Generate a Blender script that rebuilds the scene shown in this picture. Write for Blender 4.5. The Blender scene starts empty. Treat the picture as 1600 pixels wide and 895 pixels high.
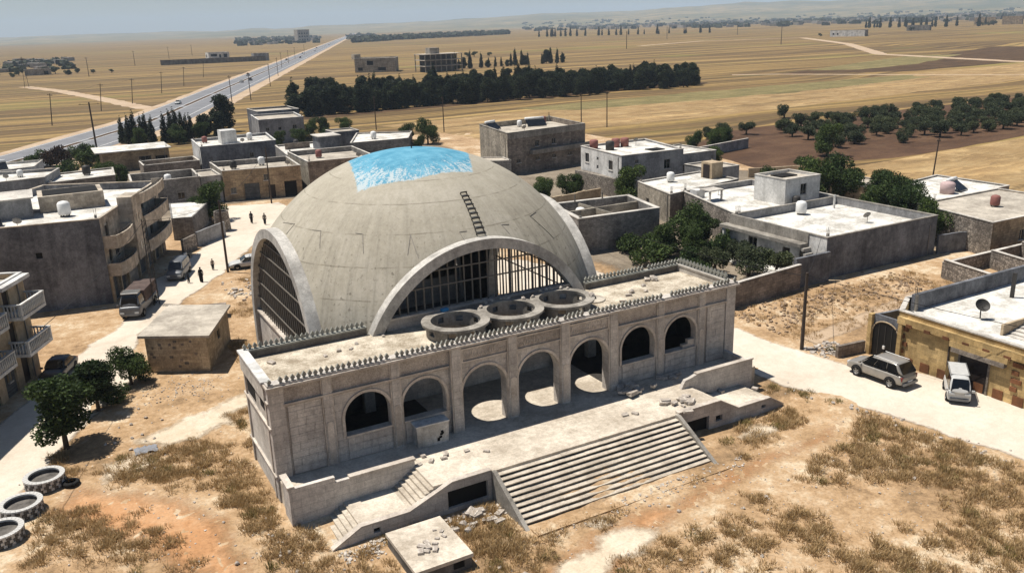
import bpy, bmesh, math, random
from mathutils import Vector, Matrix, noise as mnoise
sc = bpy.context.scene
C = sc.collection
random.seed(7)
R = math.radians
# ---------------------------------------------------------------- camera
cam_d = bpy.data.cameras.new('camera'); cam = bpy.data.objects.new('camera', cam_d); C.objects.link(cam)
CAM = Vector((-9.18, -45.98, 26.52)); YAW, PITCH, ROLL = 0.50153, 0.29778, -0.03218
f = Vector((math.sin(YAW)*math.cos(PITCH), math.cos(YAW)*math.cos(PITCH), -math.sin(PITCH)))
r = Vector((math.cos(YAW), -math.sin(YAW), 0)); u = r.cross(f)
r2 = r*math.cos(ROLL)+u*math.sin(ROLL); u2 = u*math.cos(ROLL)-r*math.sin(ROLL)
m3 = Matrix((r2, u2, -f)).transposed()
cam.matrix_world = Matrix.Translation(CAM) @ m3.to_4x4()
cam_d.sensor_width = 36; cam_d.lens = 1336.27/1600*36; cam_d.clip_start = 0.5; cam_d.clip_end = 60000
sc.camera = cam
# ---------------------------------------------------------------- sky, sun, exposure
SUN = Vector((0.29, -0.28, -1.0)).normalized()
EL = math.asin(-SUN.z); AZ = math.atan2(-SUN.x, -SUN.y)
w = bpy.data.worlds.new('World'); sc.world = w; w.use_nodes = True
nt = w.node_tree; nt.nodes.clear()
sky = nt.nodes.new('ShaderNodeTexSky'); sky.sky_type = 'NISHITA'; sky.sun_disc = False
sky.sun_elevation = EL; sky.sun_rotation = AZ; sky.altitude = 400; sky.air_density = 1.0; sky.dust_density = .7; sky.ozone_density = 1.5
bg = nt.nodes.new('ShaderNodeBackground'); bg.inputs[1].default_value = 0.06
wo = nt.nodes.new('ShaderNodeOutputWorld')
nt.links.new(sky.outputs[0], bg.inputs[0]); nt.links.new(bg.outputs[0], wo.inputs[0])
sl = bpy.data.lights.new('sun', 'SUN'); so = bpy.data.objects.new('sun', sl); C.objects.link(so)
sl.energy = 5.0; sl.angle = R(0.53); sl.color = (1.0, 0.955, 0.88)
so.rotation_euler = SUN.to_track_quat('-Z', 'Y').to_euler(); so.location = (0, 0, 200)
sc.view_settings.view_transform = 'Standard'; sc.view_settings.look = 'None'
sc.view_settings.exposure = 0.22; sc.view_settings.gamma = 1.0
sc.cycles.use_denoising = True
sc.cycles.max_bounces = 6; sc.cycles.diffuse_bounces = 1; sc.cycles.volume_bounces = 1
sc.cycles.transparent_max_bounces = 6

# ---------------------------------------------------------------- helpers: meshes
class MB:
    def __init__(s): s.v = []; s.f = []; s.mi = []
    def q(s, pts, mi=0):
        n = len(s.v); s.v += [tuple(p) for p in pts]; s.f.append(tuple(range(n, n+len(pts)))); s.mi.append(mi)
    def box(s, x0, x1, y0, y1, z0, z1, mi=0):
        n = len(s.v)
        s.v += [(x0,y0,z0),(x1,y0,z0),(x1,y1,z0),(x0,y1,z0),(x0,y0,z1),(x1,y0,z1),(x1,y1,z1),(x0,y1,z1)]
        for a in ((0,3,2,1),(4,5,6,7),(0,1,5,4),(1,2,6,5),(2,3,7,6),(3,0,4,7)):
            s.f.append(tuple(n+i for i in a)); s.mi.append(mi)
        return s
    def rbox(s, c, d, rz=0, tilt=0, jit=0):          # box of size d centred on c turned about z
        n = len(s.v); m = Matrix.Rotation(rz, 3, 'Z') @ Matrix.Rotation(tilt, 3, 'X')
        for k in ((-1,-1,-1),(1,-1,-1),(1,1,-1),(-1,1,-1),(-1,-1,1),(1,-1,1),(1,1,1),(-1,1,1)):
            p = m @ Vector([k[i]*d[i]/2*(1+random.uniform(-jit, jit)) for i in range(3)])
            s.v.append((c[0]+p.x, c[1]+p.y, c[2]+p.z))
        for a in ((0,3,2,1),(4,5,6,7),(0,1,5,4),(1,2,6,5),(2,3,7,6),(3,0,4,7)):
            s.f.append(tuple(n+i for i in a)); s.mi.append(0)
        return s
    def prism(s, poly, z0, z1, mi=0):                # poly counter-clockwise in xy
        n = len(s.v); k = len(poly)
        s.v += [(p[0], p[1], z0) for p in poly]+[(p[0], p[1], z1) for p in poly]
        s.f.append(tuple(range(n+k-1, n-1, -1))); s.mi.append(mi)
        s.f.append(tuple(range(n+k, n+2*k))); s.mi.append(mi)
        for i in range(k):
            j = (i+1) % k; s.f.append((n+i, n+j, n+k+j, n+k+i)); s.mi.append(mi)
        return s
    def extr(s, poly, o, U, V, D):                   # planar outline poly (a,b) at o + aU + bV pushed along D
        o, U, V, D = Vector(o), Vector(U), Vector(V), Vector(D)
        P = [o+U*a+V*b for a, b in poly]; n = len(s.v); k = len(P)
        s.v += [tuple(p) for p in P]+[tuple(p+D) for p in P]
        flip = U.cross(V).dot(D) > 0
        a = tuple(range(n, n+k)); b = tuple(range(n+k, n+2*k))
        s.f.append(a[::-1] if flip else a); s.f.append(b if flip else b[::-1]); s.mi += [0, 0]
        for i in range(k):
            j = (i+1) % k; fc = (n+i, n+j, n+k+j, n+k+i)
            s.f.append(fc if flip else fc[::-1]); s.mi.append(0)
        return s
    def tube(s, pts, rad, sides=6, rad2=None):
        pts = [Vector(p) for p in pts]; n = len(s.v); rad2 = rad if rad2 is None else rad2
        for i, p in enumerate(pts):
            d = (pts[min(i+1, len(pts)-1)]-pts[max(i-1, 0)]).normalized()
            a = d.orthogonal().normalized(); b = d.cross(a)
            rr = rad+(rad2-rad)*i/max(1, len(pts)-1)
            for k in range(sides):
                t = 2*math.pi*k/sides; s.v.append(tuple(p+a*math.cos(t)*rr+b*math.sin(t)*rr))
        for i in range(len(pts)-1):
            for k in range(sides):
                k2 = (k+1) % sides
                s.f.append((n+i*sides+k, n+i*sides+k2, n+(i+1)*sides+k2, n+(i+1)*sides+k)); s.mi.append(0)
        e = n+(len(pts)-1)*sides
        s.f.append(tuple(n+k for k in range(sides))[::-1]); s.f.append(tuple(e+k for k in range(sides))); s.mi += [0, 0]
        return s
    def lathe(s, prof, c=(0,0,0), sides=24, a0=0, a1=2*math.pi):   # prof closed loop of (r,z)
        full = abs(a1-a0-2*math.pi) < 1e-6; m = sides if full else sides+1; k = len(prof); n = len(s.v)
        for i in range(m):
            t = a0+(a1-a0)*i/sides
            for rr, z in prof: s.v.append((c[0]+rr*math.cos(t), c[1]+rr*math.sin(t), c[2]+z))
        for i in range(sides):
            i2 = (i+1) % m
            for j in range(k):
                j2 = (j+1) % k
                s.f.append((n+i*k+j, n+i2*k+j, n+i2*k+j2, n+i*k+j2)); s.mi.append(0)
        if not full:
            s.f.append(tuple(n+j for j in range(k))); s.f.append(tuple(n+(m-1)*k+j for j in range(k))[::-1]); s.mi += [0, 0]
        return s
    def mesh(s, name, mats, smooth=False):
        me = bpy.data.meshes.new(name); me.from_pydata(s.v, [], s.f)
        for m in (mats if isinstance(mats, (list, tuple)) else [mats]): me.materials.append(m)
        if any(s.mi): me.polygons.foreach_set('material_index', s.mi)
        if smooth: me.polygons.foreach_set('use_smooth', [True]*len(s.f))
        me.update(); return me
    def build(s, name, mats, parent=None, smooth=False, loc=None):
        o = bpy.data.objects.new(name, s.mesh(name, mats, smooth)); C.objects.link(o)
        if parent: o.parent = parent
        if loc: o.location = loc
        return o
def obj(name, me, parent=None, loc=(0,0,0), rz=0, sc_=1):
    o = bpy.data.objects.new(name, me); C.objects.link(o); o.location = loc; o.rotation_euler = (0, 0, rz)
    o.scale = (sc_,)*3 if not isinstance(sc_, (tuple, list)) else sc_
    if parent: o.parent = parent
    return o
def tag(o, label, cat, group=None):
    o['label'] = label; o['category'] = cat
    if group: o['group'] = group
    return o
def thing(name, label, cat, loc=(0,0,0), rz=0, group=None):
    o = bpy.data.objects.new(name, None); C.objects.link(o); o.location = loc; o.rotation_euler = (0, 0, rz); o.empty_display_size = .3
    return tag(o, label, cat, group)
def struct(o, kind='structure'): o['kind'] = kind; return o
def copy_tree(o, parent=None):
    c = o.copy(); C.objects.link(c); c.parent = parent
    for ch in list(o.children): copy_tree(ch, c)
    return c
def fbm(x, y, s=1.0, o=4, z=0): return mnoise.fractal(Vector((x*s, y*s, z)), 1.0, 2.0, o)

# ---------------------------------------------------------------- helpers: materials
def rgb(h):
    h = h.lstrip('#'); c = [int(h[i:i+2], 16)/255 for i in (0, 2, 4)]
    return tuple((x/12.92 if x <= .04045 else ((x+.055)/1.055)**2.4) for x in c)+(1,)
class NT:
    def __init__(s, name):
        s.m = bpy.data.materials.new(name); s.m.use_nodes = True; s.t = s.m.node_tree; s.t.nodes.clear()
        s.out = s.n('ShaderNodeOutputMaterial'); s.b = s.n('ShaderNodeBsdfPrincipled')
        s.l(s.b.outputs[0], s.out.inputs[0]); s.b.inputs['Roughness'].default_value = .9
        s.b.inputs['Specular IOR Level'].default_value = .25
    def n(s, t, **k):
        x = s.t.nodes.new(t)
        for a, b in k.items(): setattr(x, a, b)
        return x
    def l(s, a, b): s.t.links.new(a, b)
    def inp(s, sock, v):
        if hasattr(v, 'is_output'): s.l(v, sock)
        else: sock.default_value = v
    def coord(s, kind='Object'): return s.n('ShaderNodeTexCoord').outputs[kind]
    def pos(s): return s.n('ShaderNodeNewGeometry').outputs['Position']
    def map(s, v, scale=(1,1,1), loc=(0,0,0), rot=(0,0,0)):
        x = s.n('ShaderNodeMapping'); s.l(v, x.inputs[0]); x.inputs['Scale'].default_value = scale
        x.inputs['Location'].default_value = loc; x.inputs['Rotation'].default_value = rot; return x.outputs[0]
    def noise(s, v, scale=1, detail=4, rough=.55, dist=0):
        x = s.n('ShaderNodeTexNoise'); s.l(v, x.inputs['Vector']); x.inputs['Scale'].default_value = scale
        x.inputs['Detail'].default_value = detail; x.inputs['Roughness'].default_value = rough; x.inputs['Distortion'].default_value = dist
        return x.outputs['Fac']
    def vor(s, v, scale=1, feature='F1', out='Distance', rnd=1):
        x = s.n('ShaderNodeTexVoronoi', feature=feature); s.l(v, x.inputs['Vector']); x.inputs['Scale'].default_value = scale
        x.inputs['Randomness'].default_value = rnd; return x.outputs[out]
    def math(s, op, a, b=0.0, c=None):
        x = s.n('ShaderNodeMath', operation=op); s.inp(x.inputs[0], a); s.inp(x.inputs[1], b)
        if c is not None: s.inp(x.inputs[2], c)
        return x.outputs[0]
    def ramp(s, fac, stops, interp='LINEAR'):
        x = s.n('ShaderNodeValToRGB'); s.l(fac, x.inputs[0]); e = x.color_ramp.elements; x.color_ramp.interpolation = interp
        while len(e) < len(stops): e.new(.5)
        for i, (p, c) in enumerate(stops):
            e[i].position = p; e[i].color = c if isinstance(c, tuple) else (c, c, c, 1)
        return x.outputs[0]
    def step(s, fac, lo, hi): return s.ramp(fac, [(max(0, lo), 0.0), (min(1, hi), 1.0)])
    def mix(s, fac, a, b, mode='MIX'):
        x = s.n('ShaderNodeMix', data_type='RGBA', blend_type=mode); s.inp(x.inputs[0], fac); s.inp(x.inputs[6], a); s.inp(x.inputs[7], b)
        return x.outputs[2]
    def bump(s, h, strength=.5, dist=.05):
        x = s.n('ShaderNodeBump'); s.l(h, x.inputs['Height']); x.inputs['Strength'].default_value = strength; x.inputs['Distance'].default_value = dist
        s.l(x.outputs[0], s.b.inputs['Normal']); return x
    def sep(s, v): x = s.n('ShaderNodeSeparateXYZ'); s.l(v, x.inputs[0]); return x.outputs
    def comb(s, x=0.0, y=0.0, z=0.0):
        k = s.n('ShaderNodeCombineXYZ'); s.inp(k.inputs[0], x); s.inp(k.inputs[1], y); s.inp(k.inputs[2], z); return k.outputs[0]
    def col(s, c): s.inp(s.b.inputs['Base Color'], c); return s
def plain(name, c, rough=.85, metal=0, spec=.3):
    t = NT(name); co = t.coord(); n = t.noise(co, 1.7, 5)
    t.col(t.mix(t.ramp(n, [(.3, 0.0), (.7, 1.0)]), tuple(x*.86 for x in c[:3])+(1,), tuple(min(1, x*1.1) for x in c[:3])+(1,)))
    t.b.inputs['Roughness'].default_value = rough; t.b.inputs['Metallic'].default_value = metal; t.b.inputs['Specular IOR Level'].default_value = spec
    return t.m
def wallmat(name, c1, c2, brick=None, mortar=None, stain=.5, sc=1.0, bump=.25, streak=.35, stone=None, bc=1.0):
    """weathered wall: large patches, streaks running down, optional block courses or rubble stones"""
    t = NT(name); co = t.coord(); x, y, z = t.sep(co)
    n1 = t.noise(co, .35*sc, 6, .6); n2 = t.noise(co, 2.6*sc, 5, .65)
    k = t.math('ADD', t.math('MULTIPLY', n1, .65), t.math('MULTIPLY', n2, .35))
    d1 = tuple(v*.86 for v in c1[:3])+(1,); d2 = tuple(min(1, v*1.06) for v in c2[:3])+(1,)
    colr = t.mix(t.step(k, .4, .6), d1, d2)
    h = n2
    if brick:
        u_ = t.math('ADD', x, y); v = t.comb(u_, z, 0.0)
        b = t.n('ShaderNodeTexBrick'); t.l(v, b.inputs['Vector']); b.inputs['Scale'].default_value = 1
        b.inputs['Brick Width'].default_value = brick[0]; b.inputs['Row Height'].default_value = brick[1]
        b.inputs['Mortar Size'].default_value = .018; b.inputs['Mortar Smooth'].default_value = .3
        b.inputs['Color1'].default_value = (1-.34*bc, 1-.35*bc, 1-.36*bc, 1); b.inputs['Color2'].default_value = (1+.18*bc, 1+.16*bc, 1+.12*bc, 1)
        mm = mortar or .5
        b.inputs['Mortar'].default_value = (mm, mm, mm, 1)
        colr = t.mix(.85, colr, b.outputs['Color'], 'MULTIPLY'); h = b.outputs['Fac']
    if stone:
        vd = t.n('ShaderNodeTexVoronoi', feature='DISTANCE_TO_EDGE'); t.l(co, vd.inputs['Vector']); vd.inputs['Scale'].default_value = stone
        vc = t.n('ShaderNodeTexVoronoi'); t.l(co, vc.inputs['Vector']); vc.inputs['Scale'].default_value = stone
        g = t.sep(vc.outputs['Color'])[0]
        colr = t.mix(1.0, colr, t.ramp(g, [(0, .55), (1, 1.25)]), 'MULTIPLY')
        e = t.step(vd.outputs['Distance'], .02, .12); colr = t.mix(e, tuple(v*.45 for v in c1[:3])+(1,), colr); h = vd.outputs['Distance']
    s_ = t.noise(t.map(co, (.9, .9, .14)), 1.0, 6, .68, .4)
    dk = t.ramp(s_, [(.36, 1.0-streak*.8), (.6, 1.0)])
    colr = t.mix(1.0, colr, dk, 'MULTIPLY')
    sp = t.noise(co, 9*sc, 3, .7); colr = t.mix(stain, colr, t.ramp(sp, [(.32, .6), (.66, 1.2)]), 'MULTIPLY')
    t.col(colr); t.bump(h, bump, .03); return t.m
def foliage(name, c1, c2, c3):
    t = NT(name); g = t.n('ShaderNodeNewGeometry'); rnd = g.outputs['Random Per Island']
    c = t.ramp(rnd, [(0, c1), (.55, c2), (1, c3)]); oi = t.n('ShaderNodeObjectInfo').outputs['Random']
    c = t.mix(1.0, c, t.ramp(oi, [(0, (.72, .74, .74, 1)), (.5, (1.05, 1.0, .95, 1)), (1, (1.42, 1.28, 1.05, 1))]), 'MULTIPLY')
    t.col(c); t.b.inputs['Roughness'].default_value = .7; t.b.inputs['Specular IOR Level'].default_value = .2
    tr = t.n('ShaderNodeBsdfTranslucent'); t.l(c, tr.inputs[0]); mx = t.n('ShaderNodeMixShader'); mx.inputs[0].default_value = .25
    t.l(t.b.outputs[0], mx.inputs[1]); t.l(tr.outputs[0], mx.inputs[2]); t.l(mx.outputs[0], t.out.inputs[0]); return t.m
# ---------------------------------------------------------------- materials
M = {}
M['facade'] = wallmat('facade stone', rgb('#beb5ac'), rgb('#d4ccc2'), stain=.5, sc=1.2, streak=.18, brick=(.95, .48), mortar=.68, bc=.3)
M['facade_dk'] = wallmat('facade frieze stone', rgb('#ada195'), rgb('#c4b9ad'), stain=.9, sc=1.5, streak=.25)
M['trim'] = wallmat('pale trim stone', rgb('#bdb0a2'), rgb('#d3c8ba'), stain=.4, sc=2, streak=.2)
M['sidewall'] = wallmat('pale rendered wall', rgb('#c4bcb1'), rgb('#dfd8cd'), stain=.5, streak=.3, brick=(1.1, .5), mortar=.72, bc=.25)
M['conc'] = wallmat('grey concrete', rgb('#8d867c'), rgb('#aaa398'), stain=.6, streak=.35)
M['conc_dk'] = wallmat('dark old concrete', rgb('#67625c'), rgb('#827c74'), stain=.7, streak=.4)
M['rim'] = wallmat('arch rim concrete', rgb('#b2ada5'), rgb('#cfcac1'), stain=.5, sc=1.3, streak=.3)
M['roof_mosque'] = wallmat('mosque roof screed', rgb('#a3947e'), rgb('#d3c7b3'), stain=.9, sc=2.2, streak=0, bump=.5)
M['porch'] = wallmat('porch paving', rgb('#b9ab98'), rgb('#d6cab8'), stain=.5, sc=.8, streak=0)
M['stepstone'] = wallmat('step stone', rgb('#b5a896'), rgb('#cfc3b1'), stain=.7, sc=2.0, streak=0)
M['merlon'] = wallmat('mossy merlon concrete', rgb('#89887f'), rgb('#a9a89e'), stain=.6, sc=4, streak=.2)
M['steel'] = plain('dark steel', rgb('#3a3734'), .6)
M['steel_lt'] = plain('weathered steel', rgb('#6d675f'), .6)
M['black'] = plain('black', rgb('#161514'), .6)
M['soot'] = plain('dark hollow', rgb('#1a1816'), .95)  # near-black colour stands in for the shade inside openings and hollows
M['raw'] = wallmat('raw dark interior render', rgb('#3a3632'), rgb('#4c4742'), stain=.5, streak=.2)  # darkened colour standing in for shade indoors and under the treads
M['glass'] = plain('dark window pane', rgb('#14171a'), .15, 0, .6)
M['frame'] = plain('window frame', rgb('#8b8680'), .7)
M['door'] = plain('dark door', rgb('#2b2320'), .6)
M['shutter'] = wallmat('grey roller shutter', rgb('#5e6062'), rgb('#77797a'), brick=(40, .12), mortar=.5, streak=.2)
M['white_pl'] = wallmat('white plaster', rgb('#c9c6c0'), rgb('#e6e3dd'), stain=.4, streak=.3)
M['grey_pl'] = wallmat('grey plaster', rgb('#848384'), rgb('#a3a2a1'), stain=.6, streak=.35)
M['dkgrey_pl'] = wallmat('dark cement render', rgb('#616266'), rgb('#86878b'), stain=.7, streak=.45, sc=.8)
M['block'] = wallmat('grey block masonry', rgb('#807d7a'), rgb('#9f9c98'), brick=(.42, .21), stain=.6)
M['block_lt'] = wallmat('pale block masonry', rgb('#a09788'), rgb('#bbb1a1'), brick=(.5, .28), stain=.6)
M['stone_tan'] = wallmat('tan ashlar', rgb('#9c876e'), rgb('#b9a486'), brick=(.6, .3), stain=.6)
M['stone_brn'] = wallmat('brown ashlar', rgb('#82766b'), rgb('#a09488'), brick=(.6, .3), stain=.7)
M['stone_lt'] = wallmat('pale tan ashlar', rgb('#ad9c83'), rgb('#c7b79d'), brick=(.55, .27), mortar=.7, stain=.7)
M['rubblewall'] = wallmat('rubble masonry', rgb('#8e8479'), rgb('#b0a598'), stone=3.2, stain=.5, bump=.8)
M['cream'] = wallmat('cream plaster', rgb('#b09a7e'), rgb('#c9b597'), stain=.4, streak=.25)
M['ochre'] = wallmat('ochre stone', rgb('#bd9f6c'), rgb('#d0b380'), brick=(.7, .35), mortar=.85, stain=.5)
M['ochre_br'] = wallmat('brown quoin stone', rgb('#6e4a31'), rgb('#85593c'), stain=.4)
M['balc'] = wallmat('beige balcony stone', rgb('#b8aa98'), rgb('#d2c6b5'), stain=.4, brick=(.8, .4), mortar=.85)
M['roof_wh'] = wallmat('white roof screed', rgb('#b9b3a7'), rgb('#e9e5dd'), stain=.5, streak=0)
M['roof_gr'] = wallmat('grey roof screed', rgb('#a49a8c'), rgb('#c3b9a9'), stain=.5, streak=0)
M['coping'] = wallmat('coping concrete', rgb('#b1aaa0'), rgb('#cfc8bd'), stain=.5, streak=0)
M['clod'] = wallmat('brown soil clods', rgb('#8a745a'), rgb('#a8917a'), stain=.6, sc=3, streak=0)
M['wood'] = plain('pole wood', rgb('#4a4038'), .9)
M['bark'] = plain('bark', rgb('#4c3f33'), .95)
M['stone'] = wallmat('loose stone', rgb('#a2968a'), rgb('#cdc3b6'), stain=.4, sc=3, streak=0)
M['white'] = plain('white paint', rgb('#e4e2dd'), .6)
M['tank_red'] = plain('faded red tank', rgb('#8a5a52'), .7)
M['tank_pink'] = plain('pinkish tank', rgb('#bfa6a2'), .7)
M['rubber'] = plain('rubber', rgb('#1c1b1a'), .9)
M['leaf_green'] = foliage('green leaves', rgb('#26331a'), rgb('#3d5029'), rgb('#5c6e3c'))
M['leaf_pine'] = foliage('pine needles', rgb('#1e2a14'), rgb('#304222'), rgb('#4a5c32'))
M['leaf_olive'] = foliage('olive leaves', rgb('#2b3422'), rgb('#434d36'), rgb('#626b50'))
M['leaf_cyp'] = foliage('cypress scales', rgb('#1a2216'), rgb('#293422'), rgb('#3f4b31'))
M['leaf_brown'] = foliage('reddish bush leaves', rgb('#2a1d17'), rgb('#3c2c22'), rgb('#4f4032'))
M['weed'] = foliage('dry weeds', rgb('#a08258'), rgb('#c2a272'), rgb('#dcc298'))
M['weed_gr'] = foliage('greenish weeds', rgb('#5f5c3a'), rgb('#82784a'), rgb('#a39264'))

# ---------------------------------------------------------------- ground surfaces
def fields_mat():
    t = NT('harvested fields'); P = t.pos(); x, y, z = t.sep(P)
    wv = t.math('MULTIPLY', t.math('SUBTRACT', t.noise(P, .004, 2), .5), 90.0)
    y2 = t.math('ADD', y, wv)
    st = t.noise(t.comb(t.math('MULTIPLY', x, .0011), t.math('MULTIPLY', y2, .04), 0.0), 1.0, 5, .62)
    c = t.ramp(st, [(.26, rgb('#54442c')), (.38, rgb('#75603c')), (.44, rgb('#977c4c')), (.49, rgb('#755e3c')), (.53, rgb('#5c4a31')), (.58, rgb('#907548')), (.66, rgb('#a58a58')), (.74, rgb('#584630'))])
    st2 = t.noise(t.comb(t.math('MULTIPLY', x, .006), t.math('MULTIPLY', y2, .22), 3.0), 1.0, 4, .6)
    c = t.mix(1.0, c, t.ramp(st2, [(.36, .66), (.5, 1.0), (.62, 1.16)]), 'MULTIPLY')
    ln = t.noise(t.comb(t.math('MULTIPLY', x, .0009), t.math('MULTIPLY', y2, .05), 9.0), 1.0, 2, .4)
    edge = t.step(t.math('ABSOLUTE', t.math('SUBTRACT', ln, .5)), .0, .016)
    c = t.mix(t.math('MULTIPLY', t.math('SUBTRACT', 1.0, edge), .7), c, rgb('#4f4a2a'))
    n = t.noise(P, .45, 5, .65); c = t.mix(1.0, c, t.ramp(n, [(.3, .78), (.7, 1.15)]), 'MULTIPLY')
    g = t.noise(t.comb(t.math('MULTIPLY', x, .005), t.math('MULTIPLY', y, .012), 5.0), 1.0, 4)
    c = t.mix(t.math('MULTIPLY', t.step(g, .58, .68), .45), c, rgb('#7b7a3c'))
    t.col(c); t.bump(n, .4, .2); return t.m
SOFT = 2.2
def soil_mat(name, ramp_, fine=.6, white=True, soft=False, furrow=0):
    t = NT(name); P = t.pos(); n = t.noise(P, .13, 7, .62, .3); n2 = t.noise(P, 1.3, 6, .7); n3 = t.noise(P, 6, 4, .7)
    k = t.math('ADD', t.math('MULTIPLY', n, .62), t.math('MULTIPLY', n2, .38))
    c = t.ramp(k, ramp_)
    c = t.mix(fine, c, t.ramp(n3, [(.3, .5), (.5, 1.0), (.68, 1.22)]), 'MULTIPLY')
    if furrow:
        x, y, z = t.sep(P); y2 = t.math('ADD', y, t.math('MULTIPLY', n, 9.0))
        fr = t.noise(t.comb(t.math('MULTIPLY', x, .012), t.math('MULTIPLY', y2, .16), 1.0), 1.0, 4, .62); fr2 = t.noise(t.comb(t.math('MULTIPLY', x, .05), t.math('MULTIPLY', y2, .9), 4.0), 1.0, 3, .6)
        c = t.mix(furrow, c, t.ramp(fr, [(.34, .6), (.48, 1.0), (.54, .82), (.64, 1.22)]), 'MULTIPLY'); c = t.mix(furrow, c, t.ramp(fr2, [(.34, .78), (.62, 1.14)]), 'MULTIPLY')
    if white:
        v = t.vor(P, 1.6); sp = t.math('SUBTRACT', 1.0, t.step(v, .05, .12))
        c = t.mix(t.math('MULTIPLY', sp, t.step(n2, .5, .6)), c, rgb('#d8ccba'))
    t.col(c); t.bump(t.math('ADD', n2, t.math('MULTIPLY', n3, .4)), .6, .12)
    if soft:
        at = t.n('ShaderNodeAttribute'); at.attribute_name = 'cover'; nn = t.math('ADD', t.math('MULTIPLY', n2, .55), t.math('MULTIPLY', t.noise(P, 3.5, 5, .7), .45))
        a = t.step(t.math('ADD', t.math('MULTIPLY', at.outputs['Fac'], 2.4), t.math('MULTIPLY', t.math('SUBTRACT', nn, .58), SOFT)), .0, .85)
        tr = t.n('ShaderNodeBsdfTransparent'); mx = t.n('ShaderNodeMixShader'); t.l(a, mx.inputs[0]); t.l(tr.outputs[0], mx.inputs[1]); t.l(t.b.outputs[0], mx.inputs[2]); t.l(mx.outputs[0], t.out.inputs[0])
    return t.m
M['fields'] = fields_mat()
M['lot'] = soil_mat('lot soil', [(.36, rgb('#7a6449')), (.43, rgb('#977b5b')), (.48, rgb('#ac8d69')), (.53, rgb('#b89b79')), (.58, rgb('#c7b192')), (.65, rgb('#d8c9b0'))])
M['orange'] = soil_mat('orange trodden soil', [(.34, rgb('#a67850')), (.5, rgb('#b98a60')), (.66, rgb('#c8a27c'))], .4, False, True)
M['caliche'] = soil_mat('white caliche', [(.34, rgb('#bca78b')), (.5, rgb('#d0bfa6')), (.66, rgb('#ddd0bd'))], .35, False, True)
M['street'] = soil_mat('dusty street', [(.3, rgb('#b7a894')), (.46, rgb('#cdbfac')), (.58, rgb('#d9ccba')), (.7, rgb('#e3d8c8'))], .18, False, True)
M['redsoil'] = soil_mat('red ploughed soil', [(.34, rgb('#453021')), (.5, rgb('#58402d')), (.66, rgb('#6b523c'))], .5, False, False, .6)
M['brownfield'] = soil_mat('dark ploughed soil', [(.34, rgb('#43311f')), (.5, rgb('#55402a')), (.66, rgb('#665038'))], .5, False, False, .7)
M['greenfield'] = soil_mat('green stubble', [(.34, rgb('#6a6340')), (.5, rgb('#80744a')), (.66, rgb('#94835a'))], .5, False, False, 1.0)
M['straw'] = soil_mat('pale straw field', [(.34, rgb('#8a6e4a')), (.5, rgb('#a0845a')), (.66, rgb('#b2986e'))], .5, False, False, 1.0)
M['track'] = soil_mat('dirt track', [(.34, rgb('#a58c70')), (.5, rgb('#b59d82')), (.66, rgb('#c4af96'))], .3, False)
M['track_soft'] = soil_mat('lot track', [(.34, rgb('#a58c70')), (.5, rgb('#b59d82')), (.66, rgb('#c4af96'))], .3, False, True)
M['asphalt'] = soil_mat('grey asphalt', [(.34, rgb('#6f6f71')), (.5, rgb('#7b7b7d')), (.66, rgb('#868688'))], .25, False)

from mathutils.kdtree import KDTree
VX0, VX1, VY0, VY1 = -70, 110, -70, 160
g = MB(); BIG = 16000
xs = [-BIG, VX0, VX1, BIG]; ys = [-3000, VY0, VY1, BIG]
def lines(a, b, n): return [a+(b-a)*i/n for i in range(n)]
XS = lines(-BIG, VX0, 10)+lines(VX0, VX1, 3)+lines(VX1, BIG, 10)+[BIG]
YS = lines(-3000, VY0, 3)+lines(VY0, VY1, 3)+lines(VY1, BIG, 10)+[BIG]
for i in range(len(XS)-1):
    for j in range(len(YS)-1):
        if XS[i] >= VX0-1 and XS[i+1] <= VX1+1 and YS[j] >= VY0-1 and YS[j+1] <= VY1+1: continue
        g.q([(XS[i],YS[j],-.05),(XS[i+1],YS[j],-.05),(XS[i+1],YS[j+1],-.05),(XS[i],YS[j+1],-.05)])
struct(g.build('ground', M['fields']))
def sm(a, b, x): t = max(0, min(1, (x-a)/(b-a))); return t*t*(3-2*t)
BUMPS = [(-2.2, 20.3, 2.6, .45), (0.3, 19.0, 2.2, .3), (-1, 14.8, 3, .18), (48, 9.0, 2.2, .55), (51.5, 8.2, 2.6, .7), (55.5, 7.6, 3, .55), (60, 7.2, 3, .5), (65, 6.6, 3, .4), (46.5, 6.2, 1.8, .4),
         (12.5, 44.5, 3, .5), (9, 41, 2.5, .4), (16, 46, 3, .5), (8, 47.5, 2.2, .45), (9.4, -6.9, 1.2, .25), (21, -12, 6, .15), (31, -14, 5, .2), (36.5, -9, 2.0, .2)]
def gz(x, y):
    front = sm(1.5, 6.5, -y)*(1-sm(33.5, 38, x))*sm(-24, -10, x)
    z = -.02-.38*front-.03*abs(fbm(x, y, .35, 3))
    inl = sm(-18, -12, x)*(1-sm(37, 40.5, x))*1.0
    if y < 30: z += inl*(.09*fbm(x, y, .22, 4)+.03*fbm(x, y, 1.2, 3))*(1-sm(22, 30, y))
    for bx, by, br, bh in BUMPS:
        d2 = ((x-bx)**2+(y-by)**2)/(br*br)
        if d2 < 4: z += bh*math.exp(-d2*1.5)*(.75+.7*fbm(x, y, .9, 4, bx))
    e = min(x-VX0, VX1-x, y-VY0, VY1-y)
    return z if e > 6 else z*(e/6)+(-.05)*(1-e/6)
def axis(a, f0, f1, b, fine, coarse):
    L = []; x = a
    while x < b-1e-6:
        L.append(x); x += fine if f0 <= x < f1 else coarse
    return L+[b]
vx = axis(VX0, -20, 66, VX1, .5, 2.0); vy = axis(VY0, -26, 48, VY1, .5, 2.0)
g = MB(); g.v = [(x, y, gz(x, y)) for y in vy for x in vx]; nx = len(vx)
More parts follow.
